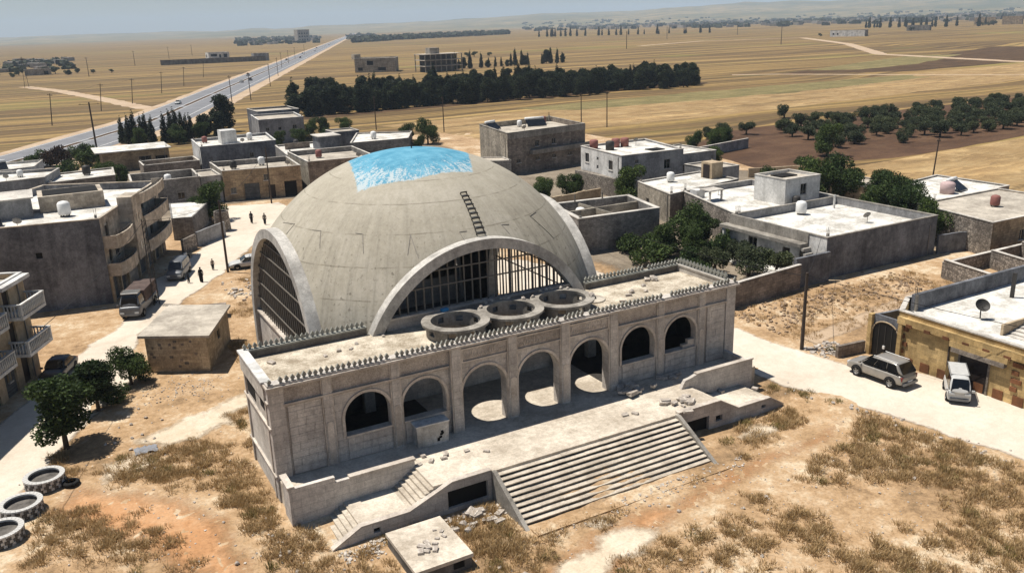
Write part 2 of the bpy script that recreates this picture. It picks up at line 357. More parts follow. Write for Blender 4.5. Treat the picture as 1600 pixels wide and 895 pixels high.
for j in range(len(vy)-1):
    for i in range(nx-1): g.f.append((j*nx+i, j*nx+i+1, (j+1)*nx+i+1, (j+1)*nx+i)); g.mi.append(0)
struct(g.build('village_ground', M['lot'], smooth=True))

def resample(P, step, closed=True):
    out = []; n = len(P)
    for i in range(n if closed else n-1):
        a, b = P[i], P[(i+1) % n]; L = math.dist(a, b); k = max(1, int(L/step))
        for s in range(k): out.append((a[0]+(b[0]-a[0])*s/k, a[1]+(b[1]-a[1])*s/k))
    if not closed: out.append(P[-1])
    return out
def sheet(name, poly, z, mat, jit=.25, step=.8, drape=False, fr=.5, fade=1.2, sub=.9):
    """flat ground sheet with a ragged outline; drape=True follows the lot's relief"""
    Q = resample(poly, step); cx = sum(p[0] for p in Q)/len(Q); cy = sum(p[1] for p in Q)/len(Q); out = []
    for x, y in Q:
        d = Vector((x-cx, y-cy)); d.normalize(); k = jit*2*fbm(x, y, fr, 4, 3.3)
        out.append((x+d.x*k, y+d.y*k))
    bm = bmesh.new(); vs = [bm.verts.new((x, y, z)) for x, y in out]; fc = bm.faces.new(vs)
    if fc.calc_area() and fc.normal.z < 0: fc.normal_flip()
    bm.normal_update()
    if bm.faces[:][0].normal.z < 0: bmesh.ops.reverse_faces(bm, faces=bm.faces[:])
    bmesh.ops.triangulate(bm, faces=bm.faces[:])
    if drape:
        for _ in range(7):
            lng = [e for e in bm.edges if e.calc_length() > sub]
            if not lng: break
            bmesh.ops.subdivide_edges(bm, edges=lng, cuts=1); bmesh.ops.triangulate(bm, faces=bm.faces[:])
        lay = bm.verts.layers.float.new('cover'); B_ = [v.co.xy.copy() for v in bm.verts if v.is_boundary]
        kd = KDTree(len(B_))
        for i, b in enumerate(B_): kd.insert((b.x, b.y, 0), i)
        kd.balance()
        for v in bm.verts:
            v[lay] = min(1.0, kd.find((v.co.x, v.co.y, 0))[2]/fade)
            v.co.z = (gz(v.co.x, v.co.y) if drape is True else 0)+z
    me = bpy.data.meshes.new(name); bm.to_mesh(me); bm.free(); me.materials.append(mat)
    return struct(obj(name, me))
def ribbon(name, path, w0, z, mat, jit=.2, step=4, w1=None):
    Q = resample(path, step, False); Lf = []; Rt = []; w1 = w0 if w1 is None else w1
    for i, p in enumerate(Q):
        a = Q[max(0, i-1)]; b = Q[min(len(Q)-1, i+1)]; d = Vector((b[0]-a[0], b[1]-a[1])).normalized(); n = Vector((-d.y, d.x))
        k = i/max(1, len(Q)-1); h = (w0+(w1-w0)*k)/2
        Lf.append((p[0]+n.x*(h+jit*fbm(p[0], p[1], .3, 3)), p[1]+n.y*(h+jit*fbm(p[0], p[1], .3, 3))))
        Rt.append((p[0]-n.x*(h+jit*fbm(p[1], p[0], .3, 3)), p[1]-n.y*(h+jit*fbm(p[1], p[0], .3, 3))))
    b = MB()
    for i in range(len(Q)-1): b.q([(*Rt[i], z), (*Rt[i+1], z), (*Lf[i+1], z), (*Lf[i], z)])
    return struct(b.build(name, mat))
# streets round the mosque
sheet('street', [(39.4,8.2),(43,8),(42.8,3),(43.4,0),(44,-4),(47.0,-6.6),(48.0,-12),(48.6,-20),(49.5,-38),(40.8,-38),(40.2,-20.5),(39.5,-16.4),(39,-13),(38,-7.5),(36.5,-4.2),(36.4,-1),(37.5,3)], .012, M['street'], .3, .8, 'flat', .5, 1.0, 1.2)
sheet('street', [(39.5,8),(43,8.2),(44.2,16),(43,30),(36.5,42),(30,55),(26,70),(24,92),(13.5,95),(12,77),(7,67),(0,54.7),(-5,41.2),(-10.1,32),(-14.7,22),(-19,12),(-26,0),(-34,-14),(-22,-14),(-15.8,-1),(-13.2,9.6),(-10.4,15.6),(-5.2,25.0),(-3.6,36.7),(2.0,45),(7.2,53),(12.6,63),(17,72),(22,60),(29.5,45),(30.2,33),(30.2,12),(36.8,8.6)], .016, M['street'], .35, .8, 'flat', .5, 1.0, 1.2)
sheet('path', [(-11,9),(-8,7),(-4.5,4),(-2.6,0),(-2.4,-5),(-0.8,-8),(2,-12),(4,-17),(-1,-20),(-4,-14),(-5.5,-8),(-8,-2),(-11,3),(-13,6)], .01, M['orange'], .9, .7, True, .3, 4.2)
sheet('path', [(8,-13.5),(14,-11.4),(20,-11),(27,-10.2),(33,-10),(36.5,-9),(36.8,-10.4),(33,-12),(27,-12.4),(21,-13.4),(15,-15),(10,-19),(6,-19)], .012, M['orange'], .6, .7, True, .3, 4.2)
sheet('pale_patch', [(11,-13),(14,-12),(17.5,-12.2),(18,-13.4),(15,-15),(12,-16.3),(9.6,-16)], .05, M['caliche'], .7, .6, True, .4, 1.8)
sheet('pale_patch', [(27.2,-7.4),(30.2,-7),(32.4,-7.6),(31.2,-8.6),(28.4,-9)], .05, M['caliche'], .6, .6, True, .4, 1.8)
sheet('pale_patch', [(-6.5,13.5),(-2.5,15.5),(1.5,17.2),(2.4,14.6),(-1,12.2),(-5,10.6)], .05, M['caliche'], .8, .6, True, .4, 1.8)
sheet('pale_patch', [(-9,11),(-6,12),(-4.5,10.5),(-6,8.4),(-9,8)], .05, M['caliche'], .6, .6, True, .4, 1.8)
sheet('pale_patch', [(13.4,-11),(15.6,-10.7),(16.6,-11.6),(14.6,-12.2)], .05, M['caliche'], .9, .6, True, .4, 1.8)
sheet('path', [(44.5,2.6),(50,3.4),(58,4.4),(66,6),(66,4.4),(58,2.4),(50,1.0),(45.5,.4)], .012, M['track_soft'], .5, .7, True, .4)
M['yard'] = soil_mat('yard soil', [(.34, rgb('#6b6152')), (.5, rgb('#857867')), (.66, rgb('#9d907d'))], .6, True, True)
sheet('yard', [(44.5,14),(62,12.6),(90,12),(104,22),(104,64),(96,84),(80,112),(58,112),(47,74),(44,50)], -.002, M['yard'], 1.2, 2, 'flat', .3, 5, 3)
sheet('yard', [(-34,76),(-6,78),(3,76),(14,97),(24,94),(46,92),(72,112),(74,152),(-30,156)], -.003, M['yard'], 1.2, 2, 'flat', .3, 5, 3)
# fields beyond the village
struct(sheet('orchard_soil', [(104,66),(113,96),(135,112),(215,114),(330,116),(330,70),(178,62.5),(140,60)], -.03, M['redsoil'], 1.5, 6))
sheet('field', [(112,58),(180,61.5),(330,66),(330,18),(120,12),(108,30)], -.02, M['straw'], 1.5, 5)
sheet('field', [(78,186),(160,196),(300,205),(470,215),(470,176),(300,150),(150,138),(84,140)], -.025, M['straw'], 2, 8)
sheet('field', [(130,202),(240,206),(330,204),(320,188),(230,178),(140,182)], -.02, M['greenfield'], 3, 8)
sheet('ploughed_field', [(305,255),(380,275),(500,305),(610,345),(620,300),(520,240),(430,220),(345,218)], -.03, M['brownfield'], 2, 8)
sheet('field', [(330,262),(390,285),(470,310),(500,295),(400,252),(345,245)], -.025, M['greenfield'], 2, 8)
sheet('ploughed_field', [(62,230),(240,244),(246,241),(242,236),(66,220.5)], -.02, M['brownfield'], 1.5, 5)
ribbon('dirt_track', [(800,700),(640,500),(484,342),(440,230),(420,120)], 9, -.015, M['track'], 1)
ribbon('dirt_track', [(286,268),(300,255),(335,190),(384,120)], 4, -.012, M['track'], .6)
ribbon('dirt_track', [(800,700),(700,760),(560,700)], 9, -.012, M['track'], 1)
ribbon('dirt_track', [(-8,540),(8,470),(20,390),(28,330),(33,300)], 7, -.012, M['track'], 1)
ribbon('dirt_track', [(36,272),(62,320),(100,430),(122,520)], 10, -.012, M['track'], 1, 6, 3)
# highway: two carriageways, dark median, white edge lines, pale verges
HW = [(-66,92),(-8.6,189),(24.4,255),(83,418),(1098,3203),(1800,5150)]
def offs(path, d):
    out = []
    for i, p in enumerate(path):
        a = path[max(0, i-1)]; b = path[min(len(path)-1, i+1)]; t = Vector((b[0]-a[0], b[1]-a[1])).normalized()
        out.append((p[0]+t.y*d, p[1]-t.x*d))
    return out
ribbon('road_verge', offs(HW, 3), 31, -.01, M['track'], 1, 10)
ribbon('highway', offs(HW, 1.8), 21.5, .03, M['asphalt'], .05, 20)
for d in (-8.3, -.9, 1.5, 9.6): ribbon('road_marking', offs(HW, d), .25, .05, M['white'], 0, 40)
mb = MB()
for a, b in ((0,.055),(.06,.1),(.104,.13),(.134,.2),(.204,.26),(.265,.36),(.365,1)):
    pass
def pathpt(path, s):
    for i in range(len(path)-1):
        L = math.dist(path[i], path[i+1])
        if s <= L: k = s/L; return (path[i][0]+(path[i+1][0]-path[i][0])*k, path[i][1]+(path[i+1][1]-path[i][1])*k)
        s -= L
    return path[-1]
s0 = 60
for L in (75, 26, 24, 36, 60, 90, 120, 160, 200, 260, 300, 400):
    p = [pathpt(offs(HW, .3), s0+L*k/8) for k in range(9)]
    ribbon('road_median', p, 1.5, .07, M['brownfield'], .25, 3)
    s0 += L+6
# ---------------------------------------------------------------- the mosque
LEN, DEP, TOP, FL, RZ = 35.2, 6.5, 7.4, 1.45, 6.85
mq = thing('mosque', 'unfinished stone mosque with a big grey dome patched in blue and an arcaded portico', 'mosque')
def part(name, mb, mat, smooth=False, parent=None, kind=None):
    o = mb.build(name, mat, parent or mq, smooth)
    if kind: o['kind'] = kind
    return o
def arch_bay(mb, x0, x1, cx, rad, zs, zb, ztop, y0, y1, n=20):
    """solid wall x0..x1 with a round-headed opening; zb = bottom of the opening"""
    mb.box(x0, cx-rad, y0, y1, -.5, zs); mb.box(cx+rad, x1, y0, y1, -.5, zs)
    if zb > FL: mb.box(cx-rad, cx+rad, y0, y1, FL-.3, zb)
    P = [(cx-rad*math.cos(math.pi*i/n), zs+rad*math.sin(math.pi*i/n)) for i in range(n+1)]
    A = [(x0, zs)]+P+[(x1, zs)]
    for i in range(len(A)-1):
        (a, za), (b, zb_) = A[i], A[i+1]
        ta = tb_ = ztop
        mb.q([(a, y0, za), (b, y0, zb_), (b, y0, tb_), (a, y0, ta)]); mb.q([(b, y1, zb_), (a, y1, za), (a, y1, ta), (b, y1, tb_)])
        mb.q([(a, y0, za), (a, y1, za), (b, y1, zb_), (b, y0, zb_)])
        mb.q([(a, y0, ta), (b, y0, tb_), (b, y1, tb_), (a, y1, ta)])
    mb.q([(x0, y0, zs), (x0, y0, ztop), (x0, y1, ztop), (x0, y1, zs)]); mb.q([(x1, y0, zs), (x1, y1, zs), (x1, y1, ztop), (x1, y0, ztop)])
CX = 17.7
AC = [5.78, 9.53, 13.66, 17.75, 21.82, 26.17, 30.05]
RW, RD, ZS = 1.45, 1.58, 4.06
CB0, CB1 = 11.3, 24.15                                      # projecting middle
bays = [(3.55, 7.65), (7.65, 11.3), (CB0, 15.7), (15.7, 19.8), (19.8, CB1), (24.15, 28.1), (28.1, 32.0)]
for i, (b, c) in enumerate(zip(bays, AC)):
    mb = MB(); mid = 2 <= i <= 4
    arch_bay(mb, b[0], b[1], c, RD if mid else RW, ZS-.02 if mid else ZS+.08, FL-.2 if mid else 3.02, 7.2, -.22 if mid else 0, .5)
    part('arcade_bay', mb, M['facade'])
    rd = RD if mid else RW; zs = ZS-.02 if mid else ZS+.08; yf = -.22 if mid else 0
    t = MB(); n = 22
    prof = [(rd+.02, 0), (rd+.2, 0)]
    P = []
    for k in range(n+1):
        a = math.pi*k/n; P.append((c-(rd+.2)*math.cos(a), zs+(rd+.2)*math.sin(a)))
    for k in range(n, -1, -1):
        a = math.pi*k/n; P.append((c-(rd+.02)*math.cos(a), zs+(rd+.02)*math.sin(a)))
    for k in range(n):
        a, b2, c2, d2 = P[k], P[k+1], P[2*n-k], P[2*n+1-k]
        for y in (yf-.07,): t.q([(a[0], y, a[1]), (d2[0], y, d2[1]), (c2[0], y, c2[1]), (b2[0], y, b2[1])])
        t.q([(a[0], yf, a[1]), (a[0], yf-.07, a[1]), (b2[0], yf-.07, b2[1]), (b2[0], yf, b2[1])])
        t.q([(d2[0], yf-.07, d2[1]), (d2[0], yf, d2[1]), (c2[0], yf, c2[1]), (c2[0], yf-.07, c2[1])])
    for sx in (-1, 1):
        xa, xb = sorted((c+sx*(rd+.02), c+sx*(rd+.2)))
        t.box(xa, xb, yf-.07, yf+.02, FL if mid else 3.02, zs)
    part('archivolt', t, M['trim'])
    if not mid:
        part('sill', MB().box(c-rd-.05, c+rd+.05, -.1, .52, 2.94, 3.06), M['trim'])
# end walls of the facade with stone courses standing proud
for x0, x1 in ((0, 3.55), (32.0, LEN)):
    part('end_wall', MB().box(x0, x1, .0, .5, -.5, 7.2), M['facade_dk'])
random.seed(3)
def courses(x0, x1, z0, z1, h, wv, y=-.045):
    z = z0; j = 0
    while z < z1-.05:
        hh = min(h, z1-z); x = x0-(wv*.5 if j % 2 else 0)
        while x < x1-.02:
            a, b = max(x, x0), min(x+wv, x1)
            if b-a > .08: part('ashlar_block', MB().box(a+.008, b-.008, y-random.uniform(0, .025), .03, z+.008, z+hh-.008), M['facade'])
            x += wv
        z += hh; j += 1
courses(1.0, 3.0, 1.5, 6.0, .5, 1.0); courses(32.55, 34.3, 1.5, 6.0, .5, .88)
for c in (AC[0], AC[1], AC[5], AC[6]): courses(c-RW+.05, c+RW-.05, 1.5, 2.93, .48, .97)
# pilasters, paired mouldings, corner piers
def pilaster(x0, x1, yf, z0=-.4, z1=7.18, niche=True):
    part('pilaster', MB().box(x0, x1, yf-.16, yf+.02, z0, z1), M['facade'])
    for xx in (x0-.09, x1+.01): part('moulding', MB().box(xx, xx+.08, yf-.12, yf+.02, z0, z1-.02), M['trim'])
    if niche:
        w_ = (x1-x0)/2-.07; c = (x0+x1)/2; n = 8; zt = 4.15
        poly = [(-w_, 1.6), (w_, 1.6)]+[(w_*math.cos(math.pi*k/n), zt+w_*math.sin(math.pi*k/n)) for k in range(n+1)]
        part('niche_panel', MB().extr(poly, (c, yf-.155, 0), (1,0,0), (0,0,1), (0,-.035,0)), M['trim'])
for x in (3.1, 7.38): pilaster(x, x+.52, 0)
for x in (27.85, 31.7): pilaster(x, x+.52, 0)
for x in (11.35, 23.5): pilaster(x, x+.6, -.22, niche=False)
for x in (15.42, 19.5): pilaster(x, x+.6, -.22)
for x in (0, LEN-.8): part('corner_pier', MB().box(x-.05, x+.85, -.12, .45, -.5, 7.2), M['facade'])
for x in (1.62, 33.5): pass
# frieze, ledges, inscription panel
for x0, x1, yf in ((.8, CB0, 0), (CB1, LEN-.8, 0)):
    part('frieze', MB().box(x0, x1, yf-.05, yf+.02, 6.1, 7.15), M['facade_dk'])
    part('string_course', MB().box(x0, x1, yf-.2, yf+.02, 6.0, 6.12), M['trim'])
    part('string_course', MB().box(x0, x1, yf-.1, yf+.02, 5.9, 5.955), M['facade_dk'])
part('inscription_panel', MB().box(12.15, 23.3, -.26, -.2, 6.25, 7.0), M['facade_dk'])
for z in (6.12, 6.98): part('panel_border', MB().box(12.05, 23.4, -.33, -.2, z, z+.1), M['trim'])
for x in (12.05, 23.3): part('panel_border', MB().box(x, x+.1, -.33, -.2, 6.215, 6.985), M['trim'])
random.seed(11)
x = 12.3; glyphs = MB()
while x < 23.1:                                            # raised cursive carving, too fine to read
    z = 6.62+random.uniform(-.05, .05); k = random.random()
    L_ = random.uniform(.1, .22)
    if k < .35: glyphs.tube([(x, -.27, z-.2), (x+.02, -.28, z+.22)], .025, 4)
    pts = [(x+L_*i/4, -.275, z-.12+.13*math.sin(i*1.5+random.random()*2)) for i in range(5)]
    glyphs.tube(pts, .024, 4)
    if k > .6: glyphs.rbox((x+L_/2, -.28, z+random.choice((-.24, .2))), (.05, .04, .05), .7)
    x += L_+.03
part('carved_lettering', glyphs, M['trim'], kind='stuff')
# cornice and parapets
co = MB(); co.box(-.16, LEN+.16, -.42, .45, 7.2, 7.34); part('cornice', co, M['trim'])
part('cornice', MB().box(-.06, LEN+.06, -.3, .38, 7.345, 7.46), M['facade'])
part('parapet', MB().box(-.16, .3, .46, DEP, 6.2, 7.32), M['sidewall']); part('coping', MB().box(-.24, .36, .46, DEP+.1, 7.325, 7.46), M['white_pl'])
part('parapet', MB().box(LEN-.3, LEN+.1, .46, DEP, 6.2, 7.3), M['sidewall']); part('coping', MB().box(LEN-.36, LEN+.14, .46, DEP+.1, 7.305, 7.42), M['coping'])
for x0, x1 in ((.37, 8.2), (25.9, LEN-.37)):
    part('parapet', MB().box(x0, x1, DEP-.3, DEP, 6.3, 7.3), M['conc_dk']); part('coping', MB().box(x0, x1, DEP-.36, DEP+.08, 7.305, 7.42), M['merlon'])
mp = [(-.11,0),(.11,0),(.055,.09),(.15,.25),(.1,.34),(0,.5),(-.1,.34),(-.15,.25),(-.055,.09)]
mer = MB().extr(mp, (0,.06,0), (1,0,0), (0,0,1), (0,-.12,0)).mesh('merlon', M['merlon'])
knob = MB().lathe([(.001,0),(.1,0),(.11,.04),(.07,.09),(.001,.1)], sides=8).mesh('knob', M['coping'])
random.seed(5); x = .1
while x < LEN-.05:
    if not (28.0 < x < 28.9) and random.random() > .035:
        o = obj('merlon', mer, mq, (x, -.18, 7.455)); o.rotation_euler = (random.uniform(-.1, .1), random.gauss(0, .05), random.uniform(-.15, .15)); o.scale = (.95, 1, .86*random.choice((.97, 1, 1.04, .92, .8)))
    x += .336
for x0, x1 in ((.2, 8.1), (26.0, LEN)):
    x = x0
    while x < x1:
        if random.random() > .03:
            o = obj('merlon', mer, mq, (x, DEP-.14, 7.415)); o.scale = (.95, 1, .86); o.rotation_euler = (random.uniform(-.08, .08), random.uniform(-.06, .06), 0)
        x += .336
y = .9
while y < DEP-.3:
    o = obj('merlon', mer, mq, (LEN-.1, y, 7.415), R(90)); o.scale = (1.15, 1, 1.15); y += .4
# portico roof with three round holes, walls, floor, back wall
DX, DY, DR = [13.34, 17.55, 21.75], 3.05, 1.72
rf = MB(); xa = .3; ceil_ = MB()
cells = [(11.25, 15.44), (15.44, 19.65), (19.65, 23.85)]
rf.box(.28, 11.25, .4, DEP-.25, 6.45, RZ); rf.box(23.85, LEN-.28, .4, DEP-.25, 6.45, RZ)
for (c0, c1), cx in zip(cells, DX):
    n = 48; y0, y1 = .4, DEP-.25
    for k in range(n):
        qs = []
        for t in (k, k+1):
            a = 2*math.pi*t/n; ca, sa = math.cos(a), math.sin(a)
            L_ = min(((c1-cx) if ca > 0 else (cx-c0))/max(abs(ca), 1e-6), ((y1-DY) if sa > 0 else (DY-y0))/max(abs(sa), 1e-6))
            qs.append(((cx+DR*ca, DY+DR*sa), (cx+L_*ca, DY+L_*sa)))
        (i0, o0), (i1, o1) = qs
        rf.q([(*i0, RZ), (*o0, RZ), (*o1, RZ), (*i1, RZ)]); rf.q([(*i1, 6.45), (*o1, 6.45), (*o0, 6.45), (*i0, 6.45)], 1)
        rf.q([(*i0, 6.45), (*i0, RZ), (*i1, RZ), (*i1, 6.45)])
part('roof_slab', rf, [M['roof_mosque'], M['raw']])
for x0, x1 in ((.42, 11.2), (23.9, LEN-.42)): part('ceiling', MB().box(x0, x1, .52, DEP-.36, 6.38, 6.445), M['raw']); part('inner_floor', MB().box(x0, x1, .52, DEP-.36, FL+.005, FL+.03), M['raw'])  # dark ceiling and floor sheets added so the wings look unlit
for x0 in (.405, LEN-.44): part('inner_lining', MB().box(x0, x0+.035, .52, DEP-.36, FL+.031, 6.37), M['raw'])  # added dark lining; its colour stands in for shade in the wings
for cx in DX:
    dr = mq_d = thing('drum', 'x', 'x'); dr.parent = mq
    for k in ('label', 'category'): del dr[k]
    dr.location = (cx, DY, RZ)
    nwin = 8
    wb = MB()
    wb.lathe([(DR, -.05), (2.0, -.05), (2.0, .3), (DR, .3)], sides=48)
    for k in range(nwin):
        a = 2*math.pi*k/nwin+.2; wb.lathe([(DR, .3), (2.0, .3), (2.0, .68), (DR, .68)], sides=5, a0=a+.14, a1=a+2*math.pi/nwin-.14)
    wb.lathe([(DR, .68), (2.0, .68), (2.0, .8), (DR, .8)], sides=48)
    part('drum_wall', wb, M['conc'], parent=dr)
    part('rim_slab', MB().lathe([(DR-.03, .8+.0), (2.28, .8), (2.3, .97), (DR-.05, .99)], sides=56), M['conc'], parent=dr)
part('floor', MB().box(.3, LEN-.3, .45, DEP-.3, FL-.3, FL+.004), M['porch'])
part('side_wall', MB().box(0, .4, .46, DEP, -.5, 6.19), M['sidewall'])
part('side_wall', MB().box(LEN-.4, LEN, .46, DEP, -.5, 6.19), M['sidewall'])
for z in (1.55, 4.6, 6.2):
    part('string_course', MB().box(-.14, .02, -.1, DEP, z, z+.12), M['trim'])
for y in (.5, 5.9): part('moulding', MB().box(-.1, .02, y, y+.25, -.5, 6.18), M['trim'])
part('wall_hole', MB().box(-.02, .05, 3.6, 5.7, 5.0, 6.1), M['soot'])  # dark sheets on the wall stand in for shaded openings
part('wall_hole', MB().box(-.02, .05, .95, 2.3, 5.35, 6.0), M['soot'])
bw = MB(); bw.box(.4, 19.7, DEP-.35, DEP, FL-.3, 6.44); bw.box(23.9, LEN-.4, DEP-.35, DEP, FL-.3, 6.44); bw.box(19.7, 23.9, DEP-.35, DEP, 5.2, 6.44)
part('rear_wall', bw, M['raw'])  # rear wall coloured dark to look unlit
for x in (22.7,): part('column', MB().lathe([(.001, 0), (.3, 0), (.3, 3.75), (.001, 3.75)], (x, 5.4, FL), 16), M['trim'], True)
# front porch and steps
PY = -5.9
part('porch_floor', MB().box(.05, LEN-.05, -2.6, .44, -.5, FL), M['porch'])
part('porch_floor', MB().box(11.0, 25.04, PY, -2.605, -.5, FL-.003), M['porch'])
for x0, x1 in ((8.5, 10.995), (25.045, 28.68)): part('porch_floor', MB().box(x0, x1, PY+.3, -2.605, -.5, FL-.003), M['porch'])
NS = 11; rise = (FL+.4)/NS; tread = (9.75+PY)/NS if False else .35
random.seed(9)
for k in range(NS-1):
    z = FL-rise*(k+1); y = PY-tread*k
    st = MB(); n = 9; xs_ = [11.22+(24.78-11.22)*i/n for i in range(n+1)]
    for i in range(n):
        dz = random.uniform(-.012, .008); st.box(xs_[i]+.004, xs_[i+1]-.004, y-tread-.03+random.uniform(-.015, .01), y+.01, z-.065, z+dz)
    o = part('step', st, M['stepstone']); part('riser', MB().box(11.22, 24.78, y-tread+.15, y+.002, z-.4, z-.066), M['raw'], parent=o)  # risers coloured dark to paint the shade under the tread edges
for x in (11.0, 24.78):
    part('stair_cheek', MB().extr([(PY, FL+.05), (PY, -.9), (PY-tread*NS-.15, -.9), (PY-tread*NS-.15, -.38), (PY-.3, FL+.06)], (x, 0, 0), (0,1,0), (0,0,1), (.26,0,0)), M['conc'])
part('footing', MB().box(11.3, 26.6, PY-tread*NS-.95, PY-tread*NS-.1, -.9, -.3), M['lot'])
# side stairs: left of the porch and right of it
def side_stair(xs_, zs_, name_y=(-5.62, -2.72), sgn=-1):
    """xs_: top of flight 1, bottom of flight 1, end of landing, foot of flight 2"""
    y0, y1 = name_y; a, b, c, d = xs_; z0, z1, z2 = zs_
    for (p0, p1, h0, h1, n) in ((a, b, z0, z1, 6), (c, d, z1, z2, 6)):
        for k in range(n):
            xa, xb = p0+(p1-p0)*k/n, p0+(p1-p0)*(k+1)/n; z = h0+(h1-h0)*(k+1)/n
            part('step', MB().box(min(xa, xb), max(xa, xb)+.02, y0, y1, z-.5, z), M['stepstone'])
    part('landing', MB().box(min(b, c), max(b, c), y0, y1, -.9, z1-.004), M['porch'])
side_stair((7.4, 5.85, 2.9, 1.15), (FL, .45, -.5)); side_stair((28.7, 30.3, 33.4, 34.75), (FL, .5, -.25))
part('porch_floor', MB().box(7.4, 8.52, PY+.28, -2.6, -.5, FL-.006), M['porch'])
def flank(pts, wins, y0=PY-.02, th=.26):
    """outer wall of a side stair: stepped-sloped top outline pts (x,z), dark openings wins"""
    poly = [(pts[0][0], -.95)]+[]; xs2 = sorted(set([p[0] for p in pts]+[v for w_ in wins for v in w_[:2]]))
    def topz(x):
        for (a, za), (b, zb) in zip(pts, pts[1:]):
            if a <= x <= b: return za+(zb-za)*(x-a)/(b-a)
        return pts[-1][1]
    mb = MB()
    for a, b in zip(xs2, xs2[1:]):
        w_ = [w_ for w_ in wins if w_[0] <= a+1e-6 and b <= w_[1]+1e-6]
        segs = [(-.95, None)] if not w_ else [(-.95, w_[0][2]), (w_[0][3], None)]
        for lo, hi in segs:
            ha, hb = (topz(a), topz(b)) if hi is None else (hi, hi)
            mb.extr([(a, lo), (b, lo), (b, hb), (a, ha)], (0, y0, 0), (1,0,0), (0,0,1), (0, th, 0))
    part('stair_wall', mb, M['facade'])
    for w_ in wins: part('vent_recess', MB().box(w_[0]-.02, w_[1]+.02, y0+th-.03, y0+th+.03, w_[2]-.02, w_[3]+.02), M['soot'])
    cp = MB()
    for (a, za), (b, zb) in zip(pts, pts[1:]): cp.extr([(a, za+.004), (b, zb+.004), (b, zb+.1), (a, za+.1)], (0, y0-.06, 0), (1,0,0), (0,0,1), (0, th+.14, 0))
    part('coping', cp, M['trim'])
flank([(1.2, -.45), (2.9, .45), (5.75, .45), (8.45, 1.5), (11.0, 1.5)], [(8.15, 10.75, -.15, 1.0), (3.6, 4.0, -.15, .15)])
flank([(25.05, 1.5), (28.68, 1.5), (30.35, .55), (33.4, .55), (34.75, -.25)], [(25.4, 27.75, -.6, .68), (28.35, 28.95, .05, .48), (32.6, 33.0, -.05, .2)])
# porch parapets at both ends
part('porch_parapet', MB().box(-.1, 2.55, -2.9, -2.62, -.6, 2.2), M['facade']); part('porch_parapet', MB().box(2.55, 7.45, -2.86, -2.62, -.6, 1.85), M['facade'])
part('coping', MB().box(3.4, 7.5, -2.95, -2.55, 1.855, 1.98), M['trim'])
part('porch_parapet', MB().box(-.1, .15, -2.61, -1.5, -.6, 2.25), M['facade']); part('coping', MB().box(-.18, .22, -2.95, -1.2, 2.255, 2.36), M['trim'])
part('porch_parapet', MB().extr([(27.75, 1.3), (34.55, -.5), (34.55, 2.3), (31, 2.28), (29.1, 2.24), (28.6, 2.1), (28.2, 2.05), (28.0, 1.75)], (0, -2.9, 0), (1,0,0), (0,0,1), (0,.28,0)), M['facade'])
part('coping', MB().box(29.2, 34.6, -2.96, -2.56, 2.26, 2.37), M['trim'])
part('porch_parapet', MB().box(34.3, 34.55, -2.61, 0, -.5, 2.1), M['facade'])
# broken infill of the last window
for x0, x1, z0, z1 in ((30.4, 31.5, 3.06, 3.3), (30.9, 31.5, 3.3, 3.62)):
    part('infill_block', MB().box(x0, x1, .1, .4, z0, z1), M['trim'])
